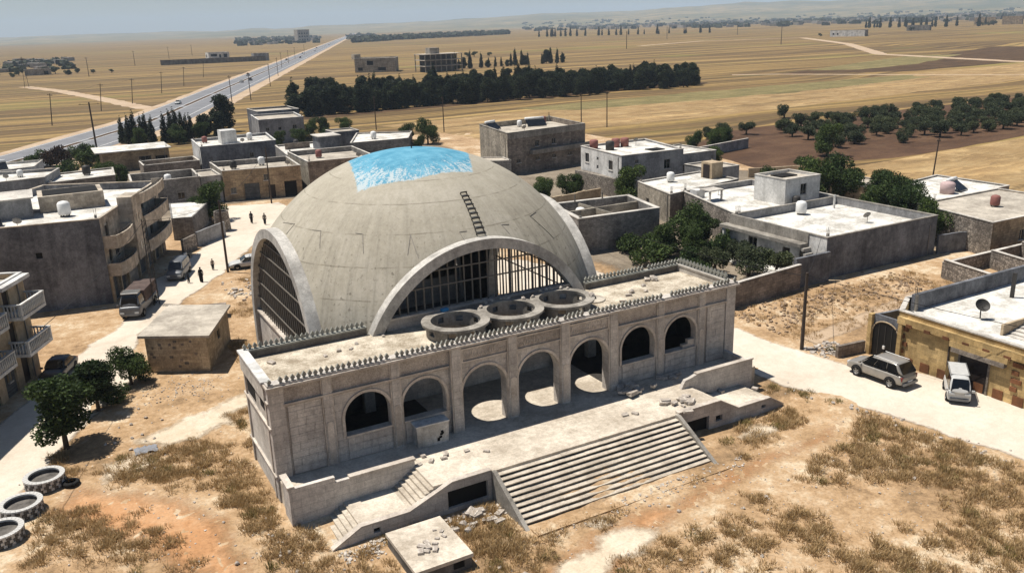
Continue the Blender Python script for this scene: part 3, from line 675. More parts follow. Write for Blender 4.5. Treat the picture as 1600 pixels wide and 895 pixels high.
# ---- dome
DC, DRD, PL = Vector((16.95, 17.55, 2.77)), 14.55, 11.15
def dome_mat():
    t = NT('dome concrete'); co = t.coord(); x, y, z = t.sep(co)
    hyp = t.math('SQRT', t.math('ADD', t.math('MULTIPLY', x, x), t.math('MULTIPLY', y, y)))
    th = t.math('ARCTAN2', hyp, z); az = t.math('ARCTAN2', y, x)
    n1 = t.noise(co, .16, 6, .6); n2 = t.noise(co, 1.1, 6, .65)
    k = t.math('ADD', t.math('MULTIPLY', n1, .6), t.math('MULTIPLY', n2, .4))
    c = t.ramp(k, [(.34, rgb('#9c9484')), (.5, rgb('#aba392')), (.64, rgb('#b8b0a0'))])
    sk = t.noise(t.comb(t.math('MULTIPLY', az, 26.0), t.math('MULTIPLY', th, 2.2), 0.0), 1.0, 5, .6)       # run-off streaks
    lowm = t.step(th, .55, 1.15)
    c = t.mix(t.math('MULTIPLY', t.math('ADD', .25, lowm), .8), c, t.ramp(sk, [(.34, .74), (.5, .97), (.66, 1.06)]), 'MULTIPLY')
    for dth in (.465, .63, .81, .98, 1.14):                                                              # pour joints
        wob = t.math('ADD', th, t.math('MULTIPLY', t.math('SUBTRACT', n2, .5), .012))
        e = t.math('SUBTRACT', 1.0, t.step(t.math('ABSOLUTE', t.math('SUBTRACT', wob, dth)), .0, .0042))
        c = t.mix(t.math('MULTIPLY', e, t.math('MULTIPLY', .62, t.step(t.noise(co, .7, 3), .4, .55))), c, rgb('#57503f'))
    sp = t.noise(co, 5, 4, .75); c = t.mix(.5, c, t.ramp(sp, [(.3, .75), (.7, 1.14)]), 'MULTIPLY')
    gr = t.noise(t.comb(t.math('MULTIPLY', az, 40.0), t.math('MULTIPLY', th, 40.0), 7.0), 1.0, 3, .6)
    c = t.mix(t.math('MULTIPLY', t.math('MULTIPLY', t.step(gr, .6, .68), lowm), .55), c, rgb('#4f493d'))
    # flaking blue paint inside a four-cornered patch round the crown
    Q = [(-6.23, -4.39), (-2.4, -5.95), (2.5, -5.85), (4.9, -.05), (4.6, 4.6), (-3.6, 5.0), (-4.3, 3.4)]
    jit = t.math('MULTIPLY', t.math('SUBTRACT', t.noise(co, 2.2, 5, .7), .5), 1.0); msk = None
    for i in range(len(Q)):
        (ax, ay), (bx, by) = Q[i], Q[(i+1) % len(Q)]; L_ = math.hypot(bx-ax, by-ay); nx_, ny_ = -(by-ay)/L_, (bx-ax)/L_
        d = t.math('ADD', t.math('ADD', t.math('MULTIPLY', x, nx_), t.math('MULTIPLY', y, ny_)), -(ax*nx_+ay*ny_))
        msk = d if msk is None else t.math('MINIMUM', msk, d)
    msk = t.step(t.math('ADD', msk, t.math('MULTIPLY', jit, .55)), 0, .12)
    fl = t.noise(t.comb(t.math('MULTIPLY', az, 11.0), t.math('MULTIPLY', th, 9.0), 2.0), 1.0, 7, .78, .3)
    fl2 = t.noise(co, 5.5, 7, .8)
    flk = t.math('ADD', t.math('MULTIPLY', fl, .5), t.math('MULTIPLY', fl2, .5))
    flk = t.math('ADD', flk, t.math('MULTIPLY', t.math('SUBTRACT', th, .36), .5))
    blue = t.mix(t.step(n2, .4, .62), rgb('#4d8ca5'), rgb('#68a2b8'))
    blue = t.mix(t.step(flk, .515, .55), blue, rgb('#b3bec0'))
    c = t.mix(msk, c, blue)
    t.col(c); t.bump(sp, .25, .03); t.b.inputs['Roughness'].default_value = .85; return t.m
M['dome'] = dome_mat()
db = MB(); NA, NTH = 288, 48
rows = []
for i in range(NA):
    a = 2*math.pi*i/NA; d = PL/max(abs(math.cos(a)), abs(math.sin(a))); col_ = []
    tm_ = math.asin(d/DRD) if d < DRD else math.pi/2
    for j in range(1, NTH+1):
        t = tm_*j/NTH; col_.append((DRD*math.sin(t)*math.cos(a), DRD*math.sin(t)*math.sin(a), DRD*math.cos(t)))
    col_.append((DRD*math.sin(tm_)*math.cos(a), DRD*math.sin(tm_)*math.sin(a), -3.2 if d >= DRD else DRD*math.cos(tm_)-.0005))
    rows.append(col_)
K = NTH+1; db.v.append((0, 0, DRD))
for cl in rows: db.v += cl
for i in range(NA):
    i2 = (i+1) % NA; db.f.append((0, 1+i*K, 1+i2*K)); db.mi.append(0)
    for j in range(K-1): db.f.append((1+i*K+j, 1+i*K+j+1, 1+i2*K+j+1, 1+i2*K+j)); db.mi.append(0)
dome = part('dome', db, M['dome'], True); dome.location = DC
sd = dome.modifiers.new('thickness', 'SOLIDIFY'); sd.thickness = .3; sd.offset = -1; dome.data.materials.append(M['raw']); sd.material_offset = 1; sd.material_offset_rim = 0  # inner shell face coloured dark in place of the hall's shade
# pour-joint corners ("7"-shaped raised marks) and a row of foot brackets on the shell
def onsph(az, th, rr=DRD): return Vector((rr*math.sin(R(th))*math.cos(R(az)), rr*math.sin(R(th))*math.sin(R(az)), rr*math.cos(R(th))))
for pts in ([(178,47.1),(-170.8,45.9),(-172,49.6)], [(-157.3,46.4),(-152.5,46.2),(-149.4,51.4)], [(-136.3,46),(-133.3,46.2),(-131.4,52)], [(-116,52.6),(-114.9,46.5),(-112.4,53.6)],
            [(-93.3,47.0),(-96.3,47.0),(-95.3,49.8)], [(-74,47.4),(-77.6,46.9),(-76.2,50.2)], [(-52.8,46.5),(-59.6,46.9),(-54.3,56)]):
    b = MB(); P = []
    for (a, t), (a2, t2) in zip(pts, pts[1:]):
        if a2-a > 180: a2 -= 360
        if a-a2 > 180: a2 += 360
        P += [onsph(a+(a2-a)*k/5, t+(t2-t)*k/5, DRD+.01) for k in range(6)]
    b.tube(P, .028, 4); part('joint_ridge', b, M['conc'], parent=dome)
lad = MB(); aL, aR = -89.0, -85.6
for k in range(10):
    t = 34+k*1.62; sh = -1.6*k/9+.6
    lad.tube([onsph(aL+sh, t, DRD+.02), onsph(aL+sh, t, DRD+.16), onsph(aR+sh, t, DRD+.16), onsph(aR+sh, t, DRD+.02)], .06, 4)
for s_ in (aL, aR): lad.tube([onsph(s_-1.6*k/9+.6, 34+k*1.62, DRD+.05) for k in range(10)], .035, 4)
part('dome_ladder', lad, M['steel'], parent=dome)
fin = MB(); fin.tube([(0,0,DRD-.05),(0,0,DRD+.45)], .05, 6); part('finial_rod', fin, M['steel'], parent=dome)
# ---- four arch rims, glazing bars, sill walls
def rim(ang):
    e = bpy.data.objects.new('arch_rim', None); C.objects.link(e); e.parent = mq; e.location = (DC.x, DC.y, 0); e.rotation_euler = (0, 0, ang); e.empty_display_size = .2
    n = 40; ro, ri, yb, yf = 9.48, 8.74, -10.9, -11.9
    b = MB(); zc = DC.z
    A = [(math.pi*k/n) for k in range(n+1)]
    sec = lambda a: [(-ri*math.cos(a), yf, zc+ri*math.sin(a)), (-ro*math.cos(a), yf, zc+ro*math.sin(a)), (-ro*math.cos(a), yb, zc+ro*math.sin(a)), (-ri*math.cos(a), yb, zc+ri*math.sin(a))]
    S = [[(p[0], p[1], -.5) for p in sec(0)]]+[sec(a) for a in A]+[[(p[0], p[1], -.5) for p in sec(math.pi)]]
    for s in S: b.v += s
    for i in range(len(S)-1):
        for k in range(4): b.f.append((i*4+k, (i+1)*4+k, (i+1)*4+(k+1) % 4, i*4+(k+1) % 4)); b.mi.append(0)
    part('rim_beam', b, M['rim'], True, e)
    o = e.children[0]; md = o.modifiers.new('edges', 'EDGE_SPLIT'); md.split_angle = R(40)
    sill = {0: 7.6, R(90): .6}.get(ang, 3.55)
    sw = ri-.02 if sill < zc else math.sqrt(ri*ri-(sill-zc)**2)+.12
    part('sill_wall', MB().box(-sw, sw, -11.6, -11.2, -.5, sill), M['facade'], parent=e)
    part('sill_coping', MB().box(-sw, sw, -11.75, -11.1, sill+.004, sill+.14), M['trim'], parent=e)
    k = 0; x = -ri+.55
    while x < ri-.3:
        h = math.sqrt(ri*ri-x*x)
        if zc+h > sill+.3: part('mullion', MB().box(x-.045, x+.045, -11.46, -11.36, sill+.145, zc+h), M['steel_lt'], parent=e)
        x += .62
    for z in (4.9, 6.4, 7.9, 9.4, 10.5):
        if z < sill+.4: continue
        hw = math.sqrt(ri*ri-(z-zc)**2)
        part('transom', MB().box(-hw, hw, -11.53, -11.465, z-.05, z+.05), M['steel_lt'], parent=e)
for a in (0, -90, 90, 180): rim(R(a))
_n = 24; part('arch_infill', MB().extr([(8.6*math.cos(math.pi*k/_n), DC.z+8.6*math.sin(math.pi*k/_n)) for k in range(_n+1)], (DC.x, DC.y+11.2, 0), (1,0,0), (0,0,1), (0,.25,0)), M['raw'])  # guessed infill, added dark to blacken the view through the front arch
part('hall_floor', MB().box(DC.x-11, DC.x+11, DC.y-11, DC.y+11, -.4, .3), M['conc_dk'])
# ---------------------------------------------------------------- houses
def wall_side(mb, L, z0, z1, ops, rev=.16):
    """wall in local u (0..L) and z, facing -v; openings ops (u0,u1,za,zb); returns quads as (u,v,z)"""
    us = sorted(set([0, L]+[v for o in ops for v in o[:2]])); zs = sorted(set([z0, z1]+[v for o in ops for v in o[2:4]]))
    F = []
    for a, b in zip(us, us[1:]):
        for c, d in zip(zs, zs[1:]):
            if any(o[0] <= a+1e-6 and b <= o[1]+1e-6 and o[2] <= c+1e-6 and d <= o[3]+1e-6 for o in ops): continue
            F.append([(a,0,c),(b,0,c),(b,0,d),(a,0,d)])
    for o in ops:
        a, b, c, d = o[:4]
        F += [[(a,0,c),(a,0,d),(a,rev,d),(a,rev,c)], [(b,0,c),(b,rev,c),(b,rev,d),(b,0,d)], [(a,0,d),(b,0,d),(b,rev,d),(a,rev,d)], [(a,0,c),(a,rev,c),(b,rev,c),(b,0,c)]]
    return F
def polyhouse(name, label, P, h, roof_z, mats, ops={}, roof='roof_gr', coping='coping', z0=-.5, group=None, th=.22, lip=.06, cat='house', rot=0, copmat=True):
    """flat-roofed building on the corner list P (counter-clockwise); mats: one key or a list per side;
    ops: side -> [(u0,u1,za,zb,kind)] with u from the side's first corner (left as seen from outside)"""
    cx = sum(p[0] for p in P)/len(P); cy = sum(p[1] for p in P)/len(P)
    e = thing(name, label, cat, (cx, cy, 0), 0, group); n = len(P)
    Q = [Vector((p[0]-cx, p[1]-cy, 0)) for p in P]
    for i in range(n):
        a, b = Q[i], Q[(i+1) % n]; L = (b-a).length; U = (b-a)/L; V = Vector((-U.y, U.x, 0))
        mb = MB(); o_ = ops.get(i, []); mk = mats if isinstance(mats, str) else mats[i]
        hh = h if not isinstance(h, (list, tuple)) else h[i]
        for q in wall_side(mb, L, z0, hh, o_): mb.q([a+U*p[0]+V*p[1]+Vector((0,0,p[2])) for p in q])
        pa, pb = a+V*th+U*th, b+V*th-U*th                   # parapet: inner face and top
        mb.q([pb+Vector((0,0,roof_z-.1)), pa+Vector((0,0,roof_z-.1)), pa+Vector((0,0,hh)), pb+Vector((0,0,hh))])
        mb.q([a+Vector((0,0,hh)), b+Vector((0,0,hh)), pb+Vector((0,0,hh)), pa+Vector((0,0,hh))])
        mb.build('wall', M[mk], e)
        if copmat:
            cp = MB(); oa, ob = a-V*lip-U*lip, b-V*lip+U*lip; ia, ib = a+V*(th+.03)+U*(th+.03), b+V*(th+.03)-U*(th+.03)
            zA, zB = Vector((0,0,hh+.004)), Vector((0,0,hh+.1))
            cp.q([oa+zB, ob+zB, ib+zB, ia+zB]); cp.q([oa+zA, ob+zA, ob+zB, oa+zB]); cp.q([ib+zA, ia+zA, ia+zB, ib+zB]); cp.q([oa+zA, ia+zA, ib+zA, ob+zA])
            cp.build('coping', M[coping], e)
        for o in o_:
            k = o[4] if len(o) > 4 else 'window'; mk2 = {'window':'glass','door':'door','hole':'soot','shutter':'shutter','metal':'steel'}[k]
            def bx(mb, u0, u1, v0, v1, za, zb): mb.extr([(u0, za), (u1, za), (u1, zb), (u0, zb)], a+V*v0, U, (0,0,1), V*(v1-v0))
            pn = MB(); bx(pn, o[0]-.02, o[1]+.02, .15, .2, o[2]-.02, o[3]+.02)
            if k == 'window':
                fr = MB(); w_ = .07
                bx(fr, o[0], o[0]+w_, .08, .148, o[2], o[3]); bx(fr, o[1]-w_, o[1], .08, .148, o[2], o[3]); bx(fr, o[0]+w_, o[1]-w_, .08, .148, o[2], o[2]+w_); bx(fr, o[0]+w_, o[1]-w_, .08, .148, o[3]-w_, o[3])
                bx(fr, (o[0]+o[1])/2-.03, (o[0]+o[1])/2+.03, .085, .148, o[2]+w_, o[3]-w_)
                wo_ = fr.build('window', M['frame'], e); pn.build('pane', M[mk2], wo_)
                sl_ = MB(); bx(sl_, o[0]-.1, o[1]+.1, -.09, .1, o[2]-.1, o[2]-.002); sl_.build('sill', M['coping'], wo_)
            else: pn.build({'door':'door','hole':'opening','shutter':'roller_shutter','metal':'metal_door'}[k], M[mk2], e)
    if z0 < 0 and cat == 'house' and copmat:
        hh = h if not isinstance(h, (list, tuple)) else h[0]
        for i in range(n):
            if (i*7+len(label)) % 3: continue
            q = Q[i]*.94; MB().box(q.x-.12, q.x+.12, q.y-.12, q.y+.12, roof_z, hh+.35).build('column_stub', M['conc'], e)
            rbm = MB()
            for dx, dy in ((-.07,-.07),(.07,-.07),(.07,.07),(-.07,.07)): rbm.tube([(q.x+dx, q.y+dy, hh+.3), (q.x+dx*1.6, q.y+dy*1.6, hh+1.0)], .018, 4)
            rbm.build('rebar', M['steel'], e)
        for i in range(n):
            a, b = Q[i], Q[(i+1) % n]; L = (b-a).length; U = (b-a)/L; V = Vector((-U.y, U.x, 0))
            if L > 6 and (i+len(label)) % 2 == 0: p_ = a+U*(L*.93)-V*.07; MB().tube([p_+Vector((0,0,.1)), p_+Vector((0,0,roof_z))], .05, 5).build('downpipe', M['frame'], e)
    ins = MB()
    c_ = [q*0.985 for q in Q]; ins.prism([(q.x, q.y) for q in c_], roof_z-.25, roof_z); ins.build('roof', M[roof], e)


    return e, (cx, cy)
def rect(x0, x1, y0, y1): return [(x0,y0),(x1,y0),(x1,y1),(x0,y1)]       # sides: 0=S 1=E 2=N 3=W
def addp(ec, name, mat, *boxes):
    """extra part of a house given in world coordinates"""
    e, (cx, cy) = ec; mb = MB()
    for b in boxes: mb.box(b[0]-cx, b[1]-cx, b[2]-cy, b[3]-cy, b[4], b[5])
    return mb.build(name, M[mat], e)
def win(u, z, w_=1.0, h=1.2, k='window'): return (u, u+w_, z, z+h, k)
def wallthing(name, label, P0, P1, h, th, mat, z0=-.4, coping=None, cat='wall', group=None):
    d = Vector((P1[0]-P0[0], P1[1]-P0[1], 0)); L = d.length; e = thing(name, label, cat, (P0[0], P0[1], 0), math.atan2(d.y, d.x), group)
    k = max(1, int(L/1.5)); mb = MB()
    for i in range(k):
        dz = random.uniform(-.04, .04); mb.box(L*i/k, L*(i+1)/k, -th/2, th/2, z0, h+dz)
    mb.build('masonry', M[mat], e)
    if coping: MB().box(0, L, -th/2-.05, th/2+.05, h+.05, h+.13).build('coping', M[coping], e)
    return e
random.seed(31)
# R1: concrete house with the white roof and courtyard porch
H = polyhouse('concrete_house', 'low concrete house with blinding white roof and an outside stair at its corner', rect(60.5, 78.2, 13.2, 27.4), 4.4, 3.5, ['dkgrey_pl','grey_pl','grey_pl','white_pl'],
    {3: [win(3.0, 1.2, 1.4, 1.3), (8.2, 9.3, 0.1, 2.3, 'door'), win(10.6, 1.4, .8, 1)]}, roof='roof_wh', coping='conc')
addp(H, 'eave_slab', 'conc', (59.3, 60.49, 15.6, 27.9, 3.05, 3.4)); addp(H, 'parapet_facing', 'conc', (60.4, 60.49, 15.6, 27.4, 3.405, 4.38))
addp(H, 'porch_post', 'white_pl', (59.4, 59.7, 27.2, 27.5, -.2, 3.04))
for k in range(6): addp(H, 'stair_step', 'coping', (59.4, 60.48, 15.55-.32*(k+1), 15.55-.32*k, 2.9-.5*k-.2, 3.0-.5*k))
addp(H, 'side_wall', 'dkgrey_pl', (55.6, 60.48, 12.6, 12.95, -.4, 3.1)); addp(H, 'courtyard_paving', 'roof_wh', (57.2, 60.45, 13.5, 27, -.2, .08))
addp(H, 'vent_pipe', 'white_pl', (75.6, 75.8, 25.4, 25.6, 3.5, 5.2))
wallthing('courtyard_wall', 'brown brick courtyard wall between the mosque and the white-roofed house', (45.6, 11.2), (55.8, 12.3), 2.5, .3, 'stone_brn', coping='coping')
wallthing('garden_wall', 'short cement wall running off the white-roofed house to the ruined cells', (78.4, 13.0), (88.5, 11.0), 2.2, .25, 'dkgrey_pl')
# R2: stone parapet house with white roof room
H = polyhouse('stone_house', 'rough stone house with white roof terrace and a white roof room', [(62.2,27.9),(80,28.5),(80,44),(67,44)], 4.0, 3.3, ['rubblewall','grey_pl','grey_pl','rubblewall'],
    {3: [win(3.2, .8, 1.1, 1.4), win(9, .9, 1.1, 1.4)]}, roof='roof_wh')
H2 = polyhouse('roof_room', 'white cube-like roof room with a dark roof hatch on the stone house', rect(72.8, 79, 30.8, 36.2), 6.6, 6.35, 'white_pl', {0: [win(2.7, 4.4, 1.1, 1.4)]}, roof='roof_gr', z0=3.2, cat='roof room')
addp(H2, 'hatch', 'soot', (74.6, 77.4, 33.2, 35.2, 6.35, 6.5))
addp(H, 'roof_shelter', 'coping', (66.8, 69.2, 38, 40, 4.7, 4.85), (66.9, 67.1, 38.1, 38.3, 3.3, 4.69), (68.9, 69.1, 38.1, 38.3, 3.3, 4.69)); addp(H, 'water_tank', 'white_pl', (67.2, 68.6, 41, 42.4, 3.3, 4.4))
# R3
H = polyhouse('block_house', 'single-storey block house with a bright roof beside the dark courtyard tree', [(64,42.6),(79,45.6),(79,54),(66.5,53)], 4.0, 3.85, ['stone_brn','block','block','block_lt'], {0: [(2.5, 3.6, 0, 2.3, 'door')], 3: [win(3, 1, 1, 1.2)]}, roof='roof_wh')
addp(H, 'stair_hood', 'cream', (76.5, 78.6, 48.5, 50.8, 3.85, 6.2)); addp(H, 'hood_door', 'door', (76.42, 76.51, 49, 50.3, 3.9, 5.9))
# R4: white two storey
H = polyhouse('white_house', 'two-storey house with white upper walls and red water tanks on its roof', [(69,60.4),(81,60.2),(84,74),(70.6,74)], 6.6, 6.35, ['grey_pl','grey_pl','grey_pl','white_pl'],
    {3: [win(1.6, 4.2, 1.3, 1.5), win(9.6, 4.0, 1.3, 1.5), (5.6, 6.2, 3.6, 4.2, 'hole'), (5.6, 6.2, 5, 5.5, 'hole'), win(3, .8, 1.2, 1.3)], 0: [win(2.6, 5.2, .6, .6), win(8.2, 3.8, 1.2, 1.5)]}, roof='roof_wh')
addp(H, 'rubble_storey', 'rubblewall', (69.0-.28, 70.0, 60.8, 73, -.4, 2.9)); addp(H, 'roof_hatch', 'soot', (77, 79.5, 63, 65, 6.35, 6.5))
for k, (x, y) in enumerate(((71.5, 71.5), (72.6, 68.5), (75.2, 70.5), (76.8, 70.2))):
    mb = MB(); mb.lathe([(.001, 0), (.7, 0), (.72, 1.3), (.5, 1.45), (.001, 1.5)], sides=14)
    tag(mb.build('water_tank', M['tank_red' if k != 1 else 'steel'], None, True, (x, y, 6.36)), 'rust-red water tank on the white two-storey house' if k != 1 else 'black water tank among red ones on the white two-storey house', 'water tank', 'tanks on the white house')
polyhouse('annex', 'pale low annex behind the white two-storey house', rect(85.5, 95, 68, 78), 4.2, 4.05, 'grey_pl', {0: [win(2, 1.2)], 3: [win(3, 1.2)]}, roof='roof_wh')
polyhouse('outbuilding', 'small grey outbuilding right of the white two-storey house', rect(85, 91, 58, 64.5), 3.2, 3.05, 'grey_pl', {0: [(1.2, 2.4, 0, 2.2, 'door')]}, roof='roof_gr')
# R5: grey block two storey
H = polyhouse('block_building', 'two-storey grey stone building with solar heaters on its roof', [(65.6,90.4),(84.5,93.4),(86.5,109.5),(68.6,107.2)], 7.6, 6.7, ['stone_brn','stone_brn','block_lt','block_lt'],
    {0: [win(6.5, 4.6, 1.0, 1.1), win(10.6, 4.6, 1.0, 1.1), win(2, 2.0, 1, .7), win(6.6, 2.0, 1, .7), win(10.6, 2.0, 1, .7), win(14.6, 2.0, 1, .7)]}, coping='conc')
e, (cx, cy) = H
for nm, z0_, z1_, pr, mk in (('floor_band', 3.3, 4.1, .9, 'conc'), ('eave_band', 6.5, 7.55, .12, 'conc')):
    a, b = Vector((65.6-cx, 90.4-cy, 0)), Vector((84.5-cx, 93.4-cy, 0)); U = (b-a).normalized(); V = Vector((-U.y, U.x, 0))
    MB().extr([(5.2 if pr > .5 else 0, z0_), (20.6 if pr > .5 else 19.1, z0_), (20.6 if pr > .5 else 19.1, z1_), (5.2 if pr > .5 else 0, z1_)], a-V*pr, U, (0,0,1), V*(pr-.01)).build(nm, M[mk], e)
def solar(loc, rz, label, w_=2.6):
    e = thing('solar_heater', label, 'solar heater', loc, rz, 'solar water heaters')
    MB().extr([(0, .15), (1.6, 1.25), (1.6, 1.32), (0, .22)], (-w_/2, 0, 0), (0,1,0), (0,0,1), (w_, 0, 0)).build('panel', M['glass'], e)
    for x in (-w_/2, w_/2-.08): MB().box(x, x+.08, 1.45, 1.55, 0, 1.3).build('leg', M['steel_lt'], e); MB().box(x, x+.08, 0, .1, 0, .2).build('leg', M['steel_lt'], e)
    MB().tube([(-w_/2, 1.75, 1.45), (w_/2, 1.75, 1.45)], .28, 10).build('tank', M['white'], e, True)
solar((70.5, 103.5, 6.7), R(20), 'solar heater at the left corner of the two-storey grey building'); solar((79.5, 103, 6.7), R(-10), 'solar heater in the middle of the two-storey grey building roof', 4.0)
polyhouse('lean_to', 'low slab-roofed lean-to beside the two-storey grey stone building', [(58.5,92),(65.2,88.5),(66,93),(60,97)], 3.0, 2.95, 'block', {}, roof='roof_gr')
# R6: open block shell behind the dome
H = polyhouse('block_shell', 'unfinished grey block house with open roof cells right of the dome', [(45.2,36.4),(56.6,35.6),(58.6,44.6),(47,46)], 4.3, 2.6, 'block', {1: [(3, 4.2, 0, 2.2, 'hole')]}, roof='roof_gr', th=.5)
addp(H, 'cell_wall', 'block_lt', (50.6, 50.9, 36.6, 44.8, 2.6, 4.2)); addp(H, 'cell_wall', 'block_lt', (46.9, 57.2, 40.8, 41.1, 2.6, 4.25)); addp(H, 'rebar_stub', 'steel_lt', (50.3, 50.45, 45, 45.15, 4.3, 5.3), (54.3, 54.45, 44.6, 44.75, 4.3, 5.2), (47.4, 47.55, 45.3, 45.45, 4.3, 5.1))
wallthing('yard_wall', 'pale low wall lit by the sun behind the dome', (52, 60), (66.5, 62.5), 1.7, .3, 'cream')
# R7
H = polyhouse('rubble_house', 'rubble stone house with flat grey roof at the right edge', [(81.6,8.8),(100,8.4),(100,20),(84,20)], 3.9, 3.8, ['stone_tan','stone_tan','rubblewall','rubblewall'], {0: [win(5, 1.2)]}, roof='roof_gr')
H = polyhouse('tank_house', 'low house carrying a pinkish tank at the field edge', [(88.6,21),(106,22),(106,33),(92,31)], 3.3, 3.15, 'block', {}, roof='roof_wh')
mb = MB(); mb.lathe([(.001, 0), (.9, 0), (.95, 1.3), (.7, 1.5), (.2, 1.62), (.001, 1.62)], sides=16); tag(mb.build('water_tank', M['tank_pink'], None, True, (95.8, 24.2, 3.16)), 'pinkish round water tank at the field edge on the right', 'water tank')
solar((98.5, 23.6, 3.16), R(10), 'solar heater right of the pinkish water tank', 2.2)
polyhouse('field_shed', 'tan shed half hidden by vines near the straw field', rect(92.5, 99, 34, 41), 2.8, 2.7, 'cream', {}, roof='roof_gr')
# ruined cells
for i, (a, b, lb) in enumerate((((70.6,6.7),(68.9,-1.3),'rubble wall of the nearest ruined cell'), ((77.8,6.2),(75.4,-3.5),'rubble wall in the middle of the ruined cells'), ((83.6,6.4),(81.5,-4.5),'rubble wall at the far end of the ruined cells'), ((70.7,6.85),(90,6.6),'back wall of the ruined cells'), ((69,-1.4),(90,-1.0),'pale cross wall through the ruined cells'))):
    wallthing('ruined_wall', lb, a, b, 1.9 if i < 3 else 1.5, .3, 'rubblewall' if i < 4 else 'block_lt', coping='coping', group='ruined cell walls')
# R9: ochre stone house with arched gate
H = polyhouse('ochre_house', 'ochre stone house with brown quoins and a satellite dish on its white roof', [(47.4,-5.4),(47.4,-30),(72,-30),(72,-3.6),(50.5,-3.6)], 4.25, 3.25, 'ochre', {}, roof='roof_wh', th=.3, coping='coping')

e, (cx, cy) = H
FX = 47.4
def op(name, mat, *b): return addp(H, name, mat, *b)
op('cornice_band', 'ochre', (FX-.32, FX-.01, -30, -5.5, 3.35, 3.9))
random.seed(2)
for k in range(16): op('quoin', 'ochre_br', (FX-.36, FX-.02, -6.3-1.55*k-.5, -6.3-1.55*k, 3.25+.0, 3.5))
for k in range(12):
    if not 5.2 < 6+k*1.25-1.4 < 0: op('quoin', 'ochre_br', (FX-.06, FX+.02, -6.2-1.45*k-.75, -6.2-1.45*k, .02, .72))
for yy in (-5.6, -14.6):
    for k in range(4): op('quoin', 'ochre_br', (FX-.1, FX+.02, yy-(.75 if k % 2 else .5), yy-.02, 1.0+k*.6, 1.32+k*.6))
for k in range(3): op('quoin', 'ochre_br', (FX-.1, FX+.02, -16.6, -16.0, 1.0+k*.75, 1.5+k*.75))
op('door', 'door', (FX-.04, FX+.05, -12.9, -10.8, 0, 2.45)); op('door_frame', 'stone_brn', (FX-.09, FX+.0, -13.05, -12.92, 0, 2.5), (FX-.09, FX+.0, -10.78, -10.65, 0, 2.5), (FX-.09, FX+.0, -12.91, -10.79, 2.46, 2.58))
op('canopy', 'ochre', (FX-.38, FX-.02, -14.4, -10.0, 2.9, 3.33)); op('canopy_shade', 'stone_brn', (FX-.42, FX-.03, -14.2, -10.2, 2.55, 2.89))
op('downpipe', 'wood', (FX-.1, FX-.02, -9.9, -9.8, .1, 3.3)); op('roof_wall', 'dkgrey_pl', (50.8, 71.5, -4.2, -3.9, 3.25, 4.6))
for y_ in (-11.2, -13.2): op('stair_cheek', 'cream', (51.2, 55.5, y_-.2, y_, 3.25, 4.1))
for k in range(7): op('stair_step', 'coping', (51.4+k*.55, 51.4+k*.55+.5, -13.15, -11.25, 3.25, 3.3+.1*k))
op('chimney_pipe', 'steel', (60.2, 60.45, -6.6, -6.35, 3.25, 5.4))
dsh = thing('satellite_dish', 'dark satellite dish on the ochre house roof', 'satellite dish', (53.4, -8.2, 3.26))
mb = MB()
for j in range(5):
    for k in range(18):
        def pd(j, k): rr = .55*j/5; a = 2*math.pi*k/18; return Vector((rr*math.cos(a), rr*math.sin(a), .25*(rr/.55)**2))
        mb.q([pd(j, k), pd(j+1, k), pd(j+1, k+1), pd(j, k+1)])
d_ = mb.build('dish', M['steel'], dsh, True); d_.rotation_euler = (R(48), 0, R(-35)); d_.location = (0, 0, 1.0)
MB().tube([(0,0,0),(0,.05,1.0)], .05).build('mast', M['steel'], dsh); MB().tube([(0,0,.9),(-.35,-.5,1.25)], .025).build('feed_arm', M['steel'], dsh)
# arched gate between the ochre house and its wall
gt = thing('arched_gate', 'black arched metal gate in the ochre wall behind the silver car', 'gate', (47.3, -4.4, 0))
def ar(n=14, w_=1.15, zs=2.1, rr=1.15, k=.75): return [(-w_, 0), (w_, 0)]+[(rr*math.cos(math.pi*i/n), zs+rr*k*math.sin(math.pi*i/n)) for i in range(n+1)]
MB().extr(ar(), (.02, 0, .05), (0,1,0), (0,0,1), (.08,0,0)).build('leaf', M['black'], gt)
for y_ in (-.6, 0, .6): MB().box(-.02, .015, y_-.03, y_+.03, .1, 2.7).build('gate_bar', M['steel'], gt)
for y_ in (-1.55, 1.2): MB().box(-.2, .3, y_, y_+.35, -.3, 3.4).build('gate_pier', M['ochre'], gt)
gw = MB(); gw.box(.11, .3, -1.2, 1.2, -.2, 3.42); gw.build('backing_wall', M['dkgrey_pl'], gt); tr_ = MB(); tr_.tube([(-.02, 1.17*math.cos(math.pi*k/14), 2.15+.88*math.sin(math.pi*k/14)) for k in range(15)], .06, 6); tr_.build('arch_trim', M['cream'], gt)
MB().box(-.09, .2, -.09, .09, .8, 1.05).build('lock_plate', M['white'], gt)
wallthing('gate_wall', 'dark cement wall rising behind the arched gate', (47.7, -3.0), (50.4, -3.3), 3.2, .25, 'dkgrey_pl')
wallthing('kerb_wall', 'low brown wall stub beside the arched gate', (44.4, -2.3), (47.2, -2.6), .95, .3, 'stone_brn')
sheet('pavement', [(45.2,-9.2),(47.3,-6.2),(47.35,-30),(46.2,-30)], .03, M['street'], .05, .8)
